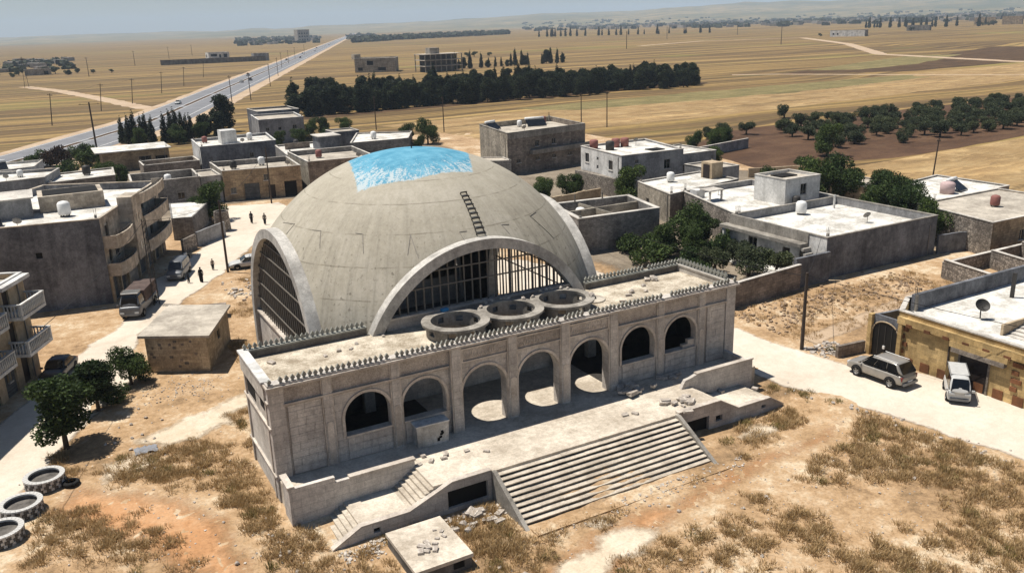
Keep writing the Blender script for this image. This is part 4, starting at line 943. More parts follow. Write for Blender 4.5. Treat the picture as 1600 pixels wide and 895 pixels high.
# L1 street building with curved balconies
P0, P1, P2, P3 = (-4.7,48.6), (3.5,69.7), (-9,76), (-24,51.8)
H = polyhouse('street_building', 'three-storey street building with curved stone balconies and a blank dark side wall', [P3, P0, P1, P2], 8.9, 8.1, ['dkgrey_pl','balc','dkgrey_pl','dkgrey_pl'],
    {0: [(8.2, 8.9, 5.5, 6.1, 'hole'), (2.2, 3.0, 5.3, 6.0, 'hole'), (13.3, 13.9, 5.5, 6.1, 'hole')],
     1: [(.6, 2.6, 0, 2.8, 'shutter'), (3.0, 5.4, 0, 2.8, 'shutter'), (10.4, 13, 0, 2.8, 'shutter'), (13.6, 16.2, 0, 2.8, 'shutter'), (16.8, 19.4, 0, 2.8, 'shutter'),
         (1.2, 2.3, 3.3, 5.4, 'door'), win(3.4, 4.1, 1.4, 1.3), (1.2, 2.3, 6.2, 8.2, 'door'), (11, 12.2, 3.3, 5.4, 'door'), win(13.5, 4.1, 1.6, 1.3), (17, 18.2, 3.3, 5.4, 'door'), (11, 12.2, 6.2, 8.3, 'door'), win(14, 6.9, 1.6, 1.2)]}, roof='roof_wh', coping='balc')
e, (cx, cy) = H
A0 = Vector((P0[0]-cx, P0[1]-cy, 0)); U = (Vector((P1[0]-P0[0], P1[1]-P0[1], 0))).normalized(); N = Vector((U.y, -U.x, 0))
def fac(s, d, z): return A0+U*s+N*d+Vector((0,0,z))
def curve_balcony(s0, s1, d, z, ph=1.0, bulge=.7, mat='balc'):
    n = 14; mb = MB(); sl_ = MB()
    def out(k): t = k/n; return d+bulge*math.sin(math.pi*t)**.7*0.6
    for k in range(n):
        sa, sb = s0+(s1-s0)*k/n, s0+(s1-s0)*(k+1)/n; da, db_ = out(k), out(k+1)
        for (za, zb) in ((z-.35, z+ph),):
            mb.q([fac(sa,da,za), fac(sb,db_,za), fac(sb,db_,zb), fac(sa,da,zb)]); mb.q([fac(sb,db_-.16,za), fac(sa,da-.16,za), fac(sa,da-.16,zb), fac(sb,db_-.16,zb)])
            mb.q([fac(sa,da,zb), fac(sb,db_,zb), fac(sb,db_-.16,zb), fac(sa,da-.16,zb)]); mb.q([fac(sa,da-.16,za), fac(sb,db_-.16,za), fac(sb,db_,za), fac(sa,da,za)])
        sl_.q([fac(sa,.01,z), fac(sa,da-.17,z), fac(sb,db_-.17,z), fac(sb,.01,z)]); sl_.q([fac(sa,.01,z-.3), fac(sb,.01,z-.3), fac(sb,db_-.17,z-.3), fac(sa,da-.17,z-.3)])
        sl_.q([fac(sa,da-.165,z-.3), fac(sb,db_-.165,z-.3), fac(sb,db_-.165,z), fac(sa,da-.165,z)])
    for s_ in (s0, s1):
        mb.extr([(0, z-.35), (out(0), z-.35), (out(0), z+ph), (0, z+ph)], fac(s_-.08, 0, 0), N, (0,0,1), U*.16)
    b = mb.build('balcony', M[mat], e); sl_.build('slab', M['conc'], b)
    rl = MB(); rl.tube([fac(s0+(s1-s0)*k/n, out(k)-.08, z+ph+.3) for k in range(n+1)], .03, 4)
    for k in range(0, n+1, 2): rl.tube([fac(s0+(s1-s0)*k/n, out(k)-.08, z+ph), fac(s0+(s1-s0)*k/n, out(k)-.08, z+ph+.3)], .02, 4)
    rl.build('railing', M['steel'], b)
for z in (3.2, 6.1): curve_balcony(.2, 6.2, 1.3, z)
for z in (3.2, 6.1): curve_balcony(9.6, 20.6, 1.6, z)
curve_balcony(9.6, 20.6, 1.4, 8.8, .8)
mb = MB(); mb.extr([(6.3, 2.9), (9.5, 2.9), (9.5, 9.9), (6.3, 9.9)], fac(0,0.01,0), U, (0,0,1), N*1.5); mb.build('stair_tower', M['balc'], e)
for k in (7.2, 8.1):
    for z in (3.9, 6.9): MB().extr([(k, z), (k+.35, z), (k+.35, z+.9), (k, z+.9)], fac(0,1.48,0), U, (0,0,1), N*.06).build('window', M['glass'], e)
for s_ in (.1, 2.75, 5.6, 9.7, 13.2, 16.4, 19.6): MB().extr([(s_, -.3), (s_+.35, -.3), (s_+.35, 2.85), (s_, 2.85)], fac(0,.01,0), U, (0,0,1), N*.25).build('pillar', M['cream'], e)
pent = MB()
def wp(x, y, z): return Vector((x-cx, y-cy, z))
MB().box(-20-cx, -10.5-cx, 58.5-cy, 64-cy, 8.1, 10.2).build('roof_room', M['grey_pl'], e); MB().box(-9.8-cx, -3.2-cx, 60.5-cy, 65.5-cy, 8.1, 9.9).build('roof_room', M['balc'], e)
MB().box(-20.4-cx, -10.2-cx, 58.2-cy, 64.2-cy, 10.21, 10.35).build('roof_slab', M['coping'], e); MB().box(-9.3-cx, -3.7-cx, 61-cy, 65-cy, 9.91, 9.96).build('roof_hollow', M['soot'], e)
for k, x in enumerate((-17.5, -14.6)): solar((x, 54.5, 8.1), R(10), ('left' if k == 0 else 'right')+' one of two solar heaters on the dark-walled street building', 2.6)
# L2: building at the left edge with balustraded balconies
Q0, Q1, Q2, Q3 = (-11.8,31.2), (-18.6,16.8), (-32,23), (-25,37.5)
H = polyhouse('corner_building', 'cream building at the left edge with white balustraded balconies', [Q3, Q2, Q1, Q0], 8.6, 8.2, 'cream',
    {2: [(13.2, 14.4, .1, 2.4, 'door'), (10.4, 12.2, 0, 2.6, 'shutter'), (7, 9.4, 0, 2.6, 'shutter'), (12.4, 13.4, 3.3, 5.4, 'door'), win(9.2, 4.0, 1.2, 1.4), win(11.0, 1.2, .4, 1), (12.4, 13.4, 6.2, 8.0, 'door'), win(9.2, 6.7, 1.2, 1.2), win(5.2, 4, 1.2, 1.4), win(5.2, 6.7, 1.2, 1.2)]}, roof='roof_gr', coping='white_pl')
e, (cx, cy) = H
A0 = Vector((Q1[0]-cx, Q1[1]-cy, 0)); U = Vector((Q0[0]-Q1[0], Q0[1]-Q1[1], 0)).normalized(); N = Vector((U.y, -U.x, 0)); LL = 15.9
def bal(s0, s1, d, z):
    b = MB().extr([(s0, z-.25), (s1, z-.25), (s1, z), (s0, z)], fac(0,.01,0), U, (0,0,1), N*d).build('balcony', M['white_pl'], e)
    for o_, w_, dd in ((d-.15, s1-s0, 0),): MB().extr([(s0, z+.9), (s1, z+.9), (s1, z+1.03), (s0, z+1.03)], fac(0,d-.17,0), U, (0,0,1), N*.2).build('handrail', M['white_pl'], b)
    for s_ in (s0, s1-.14): MB().extr([(.01, z+.9), (d-.18, z+.9), (d-.18, z+1.03), (.01, z+1.03)], fac(s_,0,0), N, (0,0,1), U*.14).build('handrail', M['white_pl'], b)
    for s_ in (s0, s1-.16): MB().extr([(s_, z), (s_+.16, z), (s_+.16, z+.898), (s_, z+.898)], fac(0,d-.16,0), U, (0,0,1), N*.16).build('newel', M['white_pl'], b)
    s_ = s0+.3; bm_ = MB().lathe([(.001,0),(.06,0),(.09,.3),(.05,.6),(.06,.895),(.001,.895)], sides=8).mesh('baluster', M['white_pl'], True)
    while s_ < s1-.2: o = obj('baluster', bm_, b, fac(s_, d-.08, z)); s_ += .26
    t_ = .2
    while t_ < d-.2:
        for s_ in (s0+.07, s1-.07): obj('baluster', bm_, b, fac(s_, t_, z))
        t_ += .26
for z in (3.1, 6.1): bal(11.9, 15.8, 1.5, z)
for z in (3.1, 6.1): bal(6.2, 10.2, 1.3, z)
MB().extr([(0, 8.2), (10.6, 8.2), (10.6, 11.4), (0, 11.4)], fac(0,-4,0), U, (0,0,1), N*3.95).build('roof_room', M['cream'], e)  # unseen roof storey, added to widen this building's shadow on the street
MB().extr([(11.5, 8.3), (15.9, 8.3), (15.9, 8.6), (11.5, 8.6)], fac(0,.02,0), U, (0,0,1), N*.6).build('eave', M['white_pl'], e)
# L3 small stone hut
H = polyhouse('stone_hut', 'small square stone hut with a concrete slab roof left of the dome', [(-4.0,26.0),(.35,23.3),(3.4,30.2),(-.9,33)], 3.0, 2.95, ['stone_lt','stone_lt','block_lt','block_lt'], {1: [win(3.4, 1.5, .9, .8, 'hole')]}, copmat=False)
e, (cx, cy) = H
MB().prism([(p[0]-cx, p[1]-cy) for p in ((-4.5,26.1),(.55,22.95),(3.8,30.4),(-1.0,33.5))], 3.02, 3.22).build('roof_slab', M['roof_gr'], e)
random.seed(8)
a_, b_ = Vector((-4.0-cx, 26.0-cy, 0)), Vector((.35-cx, 23.3-cy, 0)); U_ = (b_-a_).normalized(); V_ = Vector((-U_.y, U_.x, 0))
for k in range(16):
    u0 = random.uniform(.2, 4.5); z_ = .4+.27*random.randint(0, 8); w_ = random.uniform(.15, .3)
    MB().extr([(u0, z_), (u0+w_, z_), (u0+w_, z_+.2), (u0, z_+.2)], a_-V_*.025, U_, (0,0,1), V_*.05).build('dark_block', M['conc_dk' if k % 3 else 'stone_brn'], e)  # dark patches painted for the shade of small holes in the wall
wallthing('slab_stub', 'dark rusty hut-sized bin wall behind the stone hut', (1.2, 38.5), (4.6, 37.6), 1.0, 1.2, 'conc_dk', coping='stone_brn')
# rows at the back left
polyhouse('grey_block_house', 'long grey block house with tall parapet at the back left', [(3,98),(13.2,98),(13.6,107),(3.6,108)], 4.6, 3.3, ['block','block','block','block_lt'], {0: [win(6.5, 1.3, 1.1, 1.1)]}, coping='coping')
polyhouse('narrow_house', 'narrow cement house between the grey block house and the garages', rect(13.4, 16.6, 98.6, 106), 4.4, 4.2, 'grey_pl', {0: [win(.8, 2.6, .9, 1), win(.6, .4, .8, .5)]})
H = polyhouse('garage_house', 'stone house with garage shutters and a balcony band facing the white street', [(16.8,98.4),(29,95.8),(30,108),(17,110)], 5.0, 4.2, ['stone_tan','block_lt','block','block_lt'], {0: [(3.2, 5.6, 0, 2.7, 'shutter'), win(1, 1.2, .9, 1), (7, 8.1, 0, 2.2, 'door'), win(6.4, 3.0, .9, 1), (9.6, 11.6, 0, 2.6, 'hole')]}, roof='roof_gr')
polyhouse('back_house', 'two-storey stone house just left of the dome top', [(30.4,96),(42,95),(43,110),(31,111)], 5.4, 4.6, ['stone_brn','block','block','block_lt'], {0: [win(2.5, 1.2, 1, 1.2), win(6, 3.6, 1, 1.2)]})
H = polyhouse('terrace_house', 'house with white roof terrace and a dark cube roof room left of the dome top', [(31.2,112),(41.5,111),(44,128),(33,128)], 4.6, 4.35, 'block', {}, roof='roof_wh')
addp(H, 'roof_room', 'dkgrey_pl', (38.6, 42.6, 116, 120.5, 4.35, 6.9)); addp(H, 'roof_room_slab', 'coping', (38.3, 42.9, 115.7, 120.8, 6.91, 7.05)); addp(H, 'parapet_wall', 'stone_brn', (33.5, 38.4, 122, 122.3, 4.35, 5.5))
H = polyhouse('long_dark_house', 'long dark-walled house with white parapet and a white stair box on its roof', [(19.2,131.6),(34.2,131.8),(36,147),(20,146)], 5.2, 4.7, ['dkgrey_pl','grey_pl','grey_pl','white_pl'], {0: [win(9.5, 2.2, .8, 1)]}, roof='roof_wh', coping='white_pl')
addp(H, 'stair_box', 'white_pl', (24.5, 27.6, 137, 140.5, 4.7, 7.4))
H = polyhouse('slab_roof_house', 'tan brick house under a thin white slab at the back left', rect(2.6, 15.4, 147, 156), 3.9, 3.85, ['stone_tan','stone_brn','stone_brn','stone_tan'], {0: [win(6.8, 1.6, 2.4, 1.0), (10, 12.4, 1.3, 2.4, 'hole')]}, roof='roof_wh')
addp(H, 'eave_slab', 'roof_wh', (1.2, 15.8, 145.8, 156.4, 3.96, 4.15))
polyhouse('brick_yard_house', 'brown brick yard building in front of the slab-roofed tan house', rect(8.5, 18.9, 132, 139), 2.6, 1.4, 'stone_brn', {})
H = polyhouse('gable_ruin', 'grey two-storey house with broken white roof edges beside the cypress wood', [(39.4,168),(50.5,168),(52,182),(41,183)], 6.0, 5.6, 'grey_pl', {0: [win(1.6, 3.2, .8, .8), win(4.6, 3.2, .8, .8), win(8.2, 3.2, 1, 1)]}, roof='roof_gr', coping='white_pl')
polyhouse('gable_annex', 'dark annex behind the grey two-storey house by the wood', rect(43, 54, 184, 196), 6.6, 6.2, 'dkgrey_pl', {0: [win(2, 4), win(6, 4)]})
polyhouse('edge_house', 'grey plastered house with a sloping white parapet at the left edge', [(-20,110.5),(-8.6,112),(-6,121.5),(-17,124)], 5.0, 4.6, ['grey_pl','grey_pl','grey_pl','grey_pl'], {0: [win(8.6, 2.4, .5, 1.2)]}, roof='roof_wh')
polyhouse('edge_white_house', 'whitish flat house with solar heater at the left edge near the highway', [(-22,126),(-9.8,130),(-8.2,139),(-21,140)], 4.6, 4.3, 'white_pl', {}, roof='roof_wh')
solar((-15.5, 131, 4.3), R(10), 'dark solar heater on the whitish house at the left edge', 3.4)
polyhouse('long_brick_house', 'long brown brick house with patched white roof at the back left', [(-8.2,112.6),(2,114),(2.6,124),(-6.5,123)], 3.9, 3.7, 'stone_brn', {}, roof='roof_wh')
polyhouse('mid_house', 'low white-roofed house behind the top of the dome', [(48,126),(60.5,125),(66,136),(55,142)], 3.9, 3.7, 'block', {}, roof='roof_wh')
polyhouse('mid_shed', 'small dark shed above the blue paint behind the dome', rect(50, 56, 143, 149), 4.4, 4.2, 'dkgrey_pl', {}, roof='roof_gr')
polyhouse('shed', 'white-roofed shed in a yard behind the street building', [(5.2,74.6),(7.8,73.8),(12,84.4),(6.6,86.2)], 3.0, 2.95, ['block','block','block','block'], {}, roof='roof_wh', copmat=False)
wallthing('yard_wall', 'cement yard wall with a leaning panel beside the white street', (7.2, 68.6), (11.6, 73.0), 2.0, .25, 'grey_pl'); wallthing('yard_wall', 'rough stone yard wall behind the parked minivan', (5.0, 66.0), (7.0, 68.4), 1.8, .3, 'rubblewall')
wallthing('orchard_wall', 'grey wall at the corner of the red orchard soil', (103, 84), (122, 88), 1.9, .3, 'grey_pl', coping='coping')
wallthing('field_wall', 'pale wall in front of the red orchard soil', (97, 62), (112, 56), 1.6, .3, 'cream')
tw = MB(); tw.lathe([(.9,0),(1.15,0),(1.0,2.8),(.8,2.8)], sides=14); tag(tw.build('stone_stack', M['rubblewall'], None, False, (12.0, 76.5, 0)), 'round stone tower stub beside the white street', 'stone stack')
# things standing on the roofs
def tank(x, y, z, mat, label, s_=1.0, rz=0):
    mb = MB(); mb.lathe([(.001, 0), (.5, 0), (.53, .1), (.53, .95), (.4, 1.12), (.12, 1.2), (.001, 1.2)], sides=14); e = thing('water_tank', label, 'water tank', (x, y, z), rz, 'roof tanks'); e.scale = (s_,)*3
    for k in range(4): MB().rbox((.35*math.cos(k*1.57), .35*math.sin(k*1.57), .1), (.12, .12, .22)).build('foot', M['conc'], e)
    o = mb.build('barrel', M[mat], e, True); o.location.z = .2
for x, y, z, mt, lb in ((70, 25.5, 3.5, 'white', 'white water tank at the back of the white-roofed house'), (74, 30, 3.3, 'steel', 'dark water tank at the foot of the white roof room'), (70.5, 50.5, 3.85, 'white', 'white water tank on the bright-roofed block house'), (76.5, 105, 6.7, 'white', 'white water tank between solar heaters on the two-storey grey building'), (83, 106.5, 6.7, 'tank_red', 'red water tank on the two-storey grey building'), (88, 72, 4.05, 'steel', 'dark water tank on the pale annex'),
    (9, 103, 3.3, 'white', 'white water tank inside the grey block house parapet'), (20, 105, 4.2, 'steel', 'dark water tank on the garage house'), (25, 106, 4.2, 'white', 'white water tank on the garage house'), (35, 105, 4.6, 'tank_red', 'red water tank left of the dome top'), (36.5, 125, 4.35, 'steel', 'dark water tank on the roof terrace house'), (31, 141, 4.7, 'white', 'white water tank on the long dark-walled house'), (22, 142, 4.7, 'tank_red', 'red water tank on the long dark-walled house'), (-12, 118, 4.6, 'white', 'white water tank on the grey plastered edge house'),
    (-2, 119, 3.7, 'steel', 'dark water tank on the patched white roof'), (55, 131, 3.7, 'white', 'white water tank on the low white-roofed house behind the dome'), (-7.5, 57, 8.1, 'white', 'white water tank on the street building roof'), (-20, 30, 8.2, 'steel', 'dark water tank on the cream corner building'), (90, 14, 3.8, 'tank_red', 'red water tank on the rubble stone house'), (64, -12, 3.25, 'white', 'white water tank at the back of the ochre house roof'), (49.5, 42.5, 2.6, 'white', 'white water tank inside the open block shell')):
    tank(x, y, z, mt, lb, random.uniform(.9, 1.25), random.random())
def rdish(x, y, z, label, rz):
    e = thing('satellite_dish', label, 'satellite dish', (x, y, z), rz, 'roof dishes'); mb = MB()
    for j in range(3):
        for k in range(12):
            def pq(j, k): rr = .45*j/3; a = 2*math.pi*k/12; return Vector((rr*math.cos(a), rr*math.sin(a), .18*(rr/.45)**2))
            mb.q([pq(j, k), pq(j+1, k), pq(j+1, k+1), pq(j, k+1)])
    o = mb.build('dish', M['frame'], e, True); o.rotation_euler = (R(55), 0, 0); o.location.z = .8; MB().tube([(0,0,0),(0,.03,.8)], .03, 5).build('mast', M['steel'], e)
for x, y, z, lb, rz in ((72.5, 18, 3.5, 'grey satellite dish on the white-roofed house', 2.8), (71, 41, 3.3, 'grey satellite dish on the rough stone house terrace', 2.6), (79, 70, 6.35, 'grey satellite dish on the white two-storey house', 3), (73, 97, 6.7, 'grey satellite dish on the two-storey grey building', 3), (28, 100, 4.2, 'grey satellite dish on the garage house', 2.7), (40, 98, 4.6, 'grey satellite dish beside the dome shoulder', 2.7), (28, 134, 4.7, 'grey satellite dish on the long dark-walled house', 2.9), (-12, 52.5, 8.1, 'grey satellite dish on the street building roof', 2.9), (-14, 114, 4.6, 'grey satellite dish on the grey plastered edge house', 3)):
    rdish(x, y, z, lb, rz)
# far buildings
H = polyhouse('far_villa', 'unfinished grey villa behind the cypress wood', [(175,486),(196,470),(206,490),(184,506)], 8.5, 8, 'block_lt', {0: [(2, 5, 1, 3, 'hole'), (8, 12, 4.4, 7, 'hole'), (15, 20, 1, 3, 'hole')]}, roof='roof_gr'); addp(H, 'stair_tower', 'block_lt', (176, 180, 488, 494, 8, 11)); 
e = thing('unfinished_building', 'unfinished open concrete frame building behind the wood', 'building', (214, 446, 0))
for z in (3.4, 6.8, 10.2): MB().box(-12, 13, -8, 8, z, z+.35).build('floor_slab', M['roof_gr'], e)
for i in range(8):
    for y_ in (-7.8, 7.4): MB().box(-11.8+i*3.45, -11.3+i*3.45, y_, y_+.45, -.2, 10.19).build('column', M['conc'], e)
MB().box(-6, 0, -3, 4, 10.56, 14).build('stair_head', M['conc'], e); MB().box(-11, 12, 2, 2.3, -.2, 10.19).build('wall', M['conc_dk'], e)
H = polyhouse('farmhouse', 'white farmhouse inside a walled compound beside the highway', rect(158, 178, 872, 890), 8, 7.6, 'white_pl', {0: [(2, 8, 4.2, 6.6, 'hole'), (10, 12, 3, 6, 'hole'), (14.5, 18, 3, 6.5, 'hole')], 3: [(3, 7, 3, 6, 'hole')]}); 
for a, b, lb in (((104,812),(196,800),'front wall of the walled compound beside the highway'), ((196,800),(206,860),'side wall of the walled compound beside the highway')): wallthing('compound_wall', lb, a, b, 4.5, .6, 'conc_dk')
polyhouse('compound_hut', 'grey hut at the corner of the walled compound', rect(186, 200, 801, 812), 7, 6.6, 'grey_pl', {})
H = polyhouse('tower_block', 'lone grey tower block at the far end of the highway', rect(576, 604, 2030, 2060), 28, 27.5, 'conc', {0: [(3+6*i, 6+6*i, 4+7*j, 7+7*j, 'hole') for i in range(4) for j in range(3)]}, cat='building')
polyhouse('field_house', 'white and tan house standing alone in the fields', [(848,652),(868,664),(846,700),(834,690)], 7, 6.6, ['stone_brn','stone_brn','white_pl','white_pl'], {3: [win(3, 2, 2, 2), win(8, 2, 2, 2)]})
polyhouse('field_house', 'dark low house with trees alone in the fields', [(1078,735),(1096,745),(1088,772),(1072,766)], 7, 6.6, 'conc_dk', {3: [win(3, 2, 2, 2)]})
polyhouse('field_house', 'pair of tan houses in the fields at the right edge, left one', [(1436,870),(1452,880),(1440,910),(1424,900)], 12, 11, 'stone_tan', {3: [win(3, 2, 3, 3)]}); polyhouse('field_house', 'pair of tan houses in the fields at the right edge, right one', [(1420,815),(1440,825),(1428,850),(1410,842)], 13, 12, 'stone_tan', {})
polyhouse('field_barn', 'low barn with dark trees in the fields on the left', rect(-6, 12, 716, 726), 4.5, 4.2, 'block_lt', {0: [(13, 16, 0, 3, 'hole')]}); polyhouse('field_barn', 'far barn at the left edge of the fields', rect(-40, -24, 760, 772), 4.5, 4.2, 'conc_dk', {})
# ---------------------------------------------------------------- trees
def leaf(mb, p, s, up=.3):
    d = Vector((random.gauss(0,1), random.gauss(0,1), random.gauss(0,1)+up)).normalized(); a = d.orthogonal().normalized(); b = d.cross(a)
    t = random.random()*6.28; a2 = a*math.cos(t)+b*math.sin(t); b2 = d.cross(a2); l, w_ = s*random.uniform(.7, 1.3), s*random.uniform(.35, .6)
    p = Vector(p); mb.q([p-a2*l, p-b2*w_, p+a2*l, p+b2*w_])
def crown_mesh(name, mat, blobs, n, s):
    """leaf faces on and inside a set of lobes (cx,cy,cz,rx,rz)"""
    mb = MB(); tot = sum(b[3]**2 for b in blobs)
    for b in blobs:
        for _ in range(int(n*b[3]**2/tot)):
            d = Vector((random.gauss(0,1), random.gauss(0,1), random.gauss(0,1))).normalized(); rr = random.uniform(.55, 1.08)
            p = (b[0]+d.x*b[3]*rr, b[1]+d.y*b[3]*rr, b[2]+d.z*b[4]*rr)
            if p[2] > .05: leaf(mb, p, s)
    return mb.mesh(name, mat)
def trunk_mesh(h, r0, limbs, mat):
    mb = MB(); mb.tube([(0,0,-.3),(.05*h*.2,0,h*.4),(.02,.03*h,h)], r0, 7, r0*.55)
    for (x, y, z) in limbs: mb.tube([(0.02,.02*h,h*.75),(x*.5,y*.5,(z+h*.8)/2),(x,y,z)], r0*.5, 5, r0*.15)
    return mb.mesh('trunk', mat)
PROTO = {}
def mk(key, mat, kind, nvar, n, s, cat):
    for v in range(nvar):
        random.seed(hash_(key)+v); bl = []
        if kind == 'broad':
            for k in range(13):
                a = random.random()*6.28; rr = random.uniform(.2, 1.15); bl.append((rr*math.cos(a), rr*math.sin(a), random.uniform(.85, 3.2), random.uniform(.55, .95), random.uniform(.5, .85)))
            th, tr = 2.0, .16
        elif kind == 'olive':
            for k in range(10):
                a = random.random()*6.28; rr = random.uniform(.3, 1.25); bl.append((rr*math.cos(a), rr*math.sin(a), random.uniform(.75, 1.9), random.uniform(.5, .85), random.uniform(.45, .7)))
            th, tr = 1.2, .18
        elif kind == 'pine':
            for k in range(15):
                t = random.random(); a = random.random()*6.28; rr = random.uniform(.1, 1.25)*(1-.45*t); bl.append((rr*math.cos(a), rr*math.sin(a), 1.15+2.5*t, random.uniform(.5, .8), random.uniform(.4, .65)))
            th, tr = 2.2, .13
        elif kind == 'cypress':
            for k in range(11):
                t = k/10; bl.append((random.uniform(-.12, .12), random.uniform(-.12, .12), .6+5.2*t, .62*(1-t)**.7+.12, .55))
            th, tr = 1.2, .12
        elif kind == 'forest':
            for k in range(12):
                t = random.random(); a = random.random()*6.28; rr = random.uniform(.1, 1.25)*(1-.6*t); bl.append((rr*math.cos(a), rr*math.sin(a), .5+4.3*t, random.uniform(.6, .95), random.uniform(.6, .95)))
            th, tr = 2.0, .13
        else:
            for k in range(8):
                a = random.random()*6.28; rr = random.uniform(.1, .9); bl.append((rr*math.cos(a), rr*math.sin(a), random.uniform(.4, 1.1), random.uniform(.4, .7), random.uniform(.35, .55)))
            th, tr = .5, .08
        lim = [(b[0]*.8, b[1]*.8, b[2]) for b in bl[:5]]
        PROTO[key, v] = (crown_mesh('crown', M[mat], bl, n, s), trunk_mesh(th, tr, lim if kind != 'cypress' else [], M['bark']))
def hash_(s_): return sum(ord(c)*31**i for i, c in enumerate(s_)) % 99991
mk('broad', 'leaf_green', 'broad', 3, 8000, .1, 'tree'); mk('pine', 'leaf_pine', 'pine', 3, 11000, .095, 'tree'); mk('olive', 'leaf_olive', 'olive', 4, 3600, .11, 'tree')
mk('cypress', 'leaf_cyp', 'cypress', 3, 2400, .15, 'tree'); mk('forest', 'leaf_cyp', 'forest', 4, 3200, .2, 'tree'); mk('bush', 'leaf_green', 'bush', 2, 2200, .1, 'bush'); mk('dkbush', 'leaf_brown', 'bush', 1, 2000, .1, 'bush')
tcount = [0]; WD = {'cypress': 1.25, 'forest': 1.25}
def tree(key, x, y, s, label, group=None, name=None, z=0.0, sz=None, cat=None):
    nv = max(v for k, v in PROTO if k == key)+1; v = tcount[0] % nv; tcount[0] += 1
    nm = name or {'broad':'leafy_tree','pine':'pine_tree','olive':'olive_tree','cypress':'cypress_tree','forest':'wood_tree','bush':'bush','dkbush':'bush'}[key]
    e = thing(nm, label, cat or ('bush' if 'bush' in key else 'tree'), (x, y, z), random.random()*6.28, group); e.scale = (s*WD.get(key, 1), s*WD.get(key, 1), sz or s)
    c, t = PROTO[key, v]; obj('crown', c, e); obj('trunk', t, e); return e
random.seed(77)
tree('pine', -10.7, 14.8, 1.6, 'large dark pine shading the lot beside the round planters', sz=1.35)
tree('pine', -8.3, 20.0, 1.25, 'ragged pine between the large pine and the round small tree', sz=1.05)
tree('broad', -5.6, 24.2, .95, 'small round tree beside the stone hut', sz=.85)
tree('bush', -7.3, 21.6, 1.1, 'low dark shrub behind the ragged pine')
for x, y, s, lb in ((12.4, 84, 1.6, 'green tree by the round stone tower stub'), (10.2, 86, 1.0, 'green tree over the white-roofed shed'), (1.2, 130, 1.2, 'dark green tree left of the grey block house'), (3.8, 128, 1.1, 'green tree in front of the tan slab-roofed house'),
    (72, 141, 1.6, 'big leafy tree behind the dome left of the grey stone building'), (69, 146, 1.3, 'leafy tree above the blue paint of the dome'), (57, 175, 1.4, 'leafy tree right of the broken white roof edges'), (53.5, 173, 1.3, 'leafy tree touching the grey two-storey house'), (62, 172, 1.3, 'leafy tree at the corner of the straw field'),
    (68.0, 56.8, 1.6, 'dark round tree at the foot of the white two-storey house'), (62.5, 66, 1.0, 'sunlit shrubby tree behind the dome edge'), (59.5, 68, .95, 'leafy shrub tree by the sunlit yard wall'), (65.5, 68, .95, 'leafy shrub tree below the white two-storey house'),
    (57.2, 30.5, 1.5, 'big green courtyard tree right of the open block shell'), (60.0, 31.5, 1.15, 'green courtyard tree against the rough stone house'), (55.0, 27.5, 1.05, 'low green tree in the shaded courtyard'), (92.2, 38, 1.9, 'dense tree right of the white roof room'), (90, 41.5, 1.8, 'dense tree behind the white roof room'),
    (99.5, 37.5, 1.2, 'tree touching the tan shed'), (89, 26, 1.7, 'vine-covered tree below the pinkish tank'), (84.5, 21.5, 1.6, 'vine-covered tree against the white-roofed house'), (93, 32, 1.5, 'vine-covered tree beside the tan shed'), (82.6, 16.6, 1.4, 'green tree at the corner of the rubble stone house'),
    (115, 90, 1.25, 'leafy tree behind the low annex'), (119, 92, 1.2, 'leafy tree beside the orchard wall'), (111, 92, 1.1, 'leafy tree left of the orchard wall'), (102, 76, .95, 'round tree above the stair hood'), (125.5, 70, 1.75, 'large lone dark tree standing in front of the olive rows'), (108, 60.5, .7, 'small tree by the pale field wall'), (113, 57, .6, 'tiny tree at the end of the pale field wall')):
    tree('broad', x, y, s, lb)
for x, y, s, lb in ((51, 33.5, 1.1, 'dark shrub at the corner of the open block shell'), (54, 32.5, 1.3, 'shrub under the big courtyard tree, left side'), (62.0, 29.6, 1.1, 'shrub squeezed against the rough stone house corner'), (50, 28, 1.3, 'shrub in the shaded yard behind the portico'), (51.5, 24.5, 1.2, 'low shrub in the middle of the shaded yard'), (48.5, 20, 1.2, 'low shrub near the portico end wall'), (58.3, 26.0, 1.2, 'shrub by the white porch post')):
    tree('bush', x, y, s*1.5, lb)
for x, y, s, lb in ((57.5, 22.0, 1.5, 'grey-green bush in the courtyard corner'), (60.2, 20.5, 1.3, 'bush by the white courtyard wall'), (55.0, 18.5, 1.6, 'bush behind the brick courtyard wall'), (57.5, 17.0, 1.5, 'bush nearest the porch door of the courtyard'), (53, 21.5, 1.5, 'bush at the left end of the courtyard')):
    tree('olive' if s > 1.4 else 'bush', x, y, s*.8, lb)
for i, (x, y, s) in enumerate(((11,197,1),(12.3,194,1.1),(13.8,195,1.2),(15.3,193,1.05),(16.6,195,1.1),(17.8,193,1.0),(20.6,191,1.1),(22,190,1.2),(23.4,191,1.25),(24.6,189,1.15),(26,191,1.0),(27.2,192,1))):
    tree('cypress', x, y, s*1.15, 'dark cypress in the clump beside the highway', 'cypress clump by the highway')
tree('forest', 38, 205, 1.9, 'tall dark pine between highway and grey house'); tree('forest', 32, 199, 1.5, 'dark bushy tree right of the cypress clump'); tree('forest', 35, 195, 1.3, 'dark low tree below the tall dark pine')
for x, y, s, lb in ((-9,165,2.6,'round grey-green bush at the left road edge'), (-5.6,163,2.8,'large reddish-dark bush beside the highway'), (-2.5,172,2.2,'dark bush left of the tall highway pole'), (.5,176,2.2,'dark bush under the tall highway pole'), (.8,160,2.8,'dense dark bush left of the slab-roofed house'), (-3.5,150,2.0,'small dark bush on the patched roof house yard')):
    tree('dkbush' if 'redd' in lb else 'bush', x, y, s, lb)
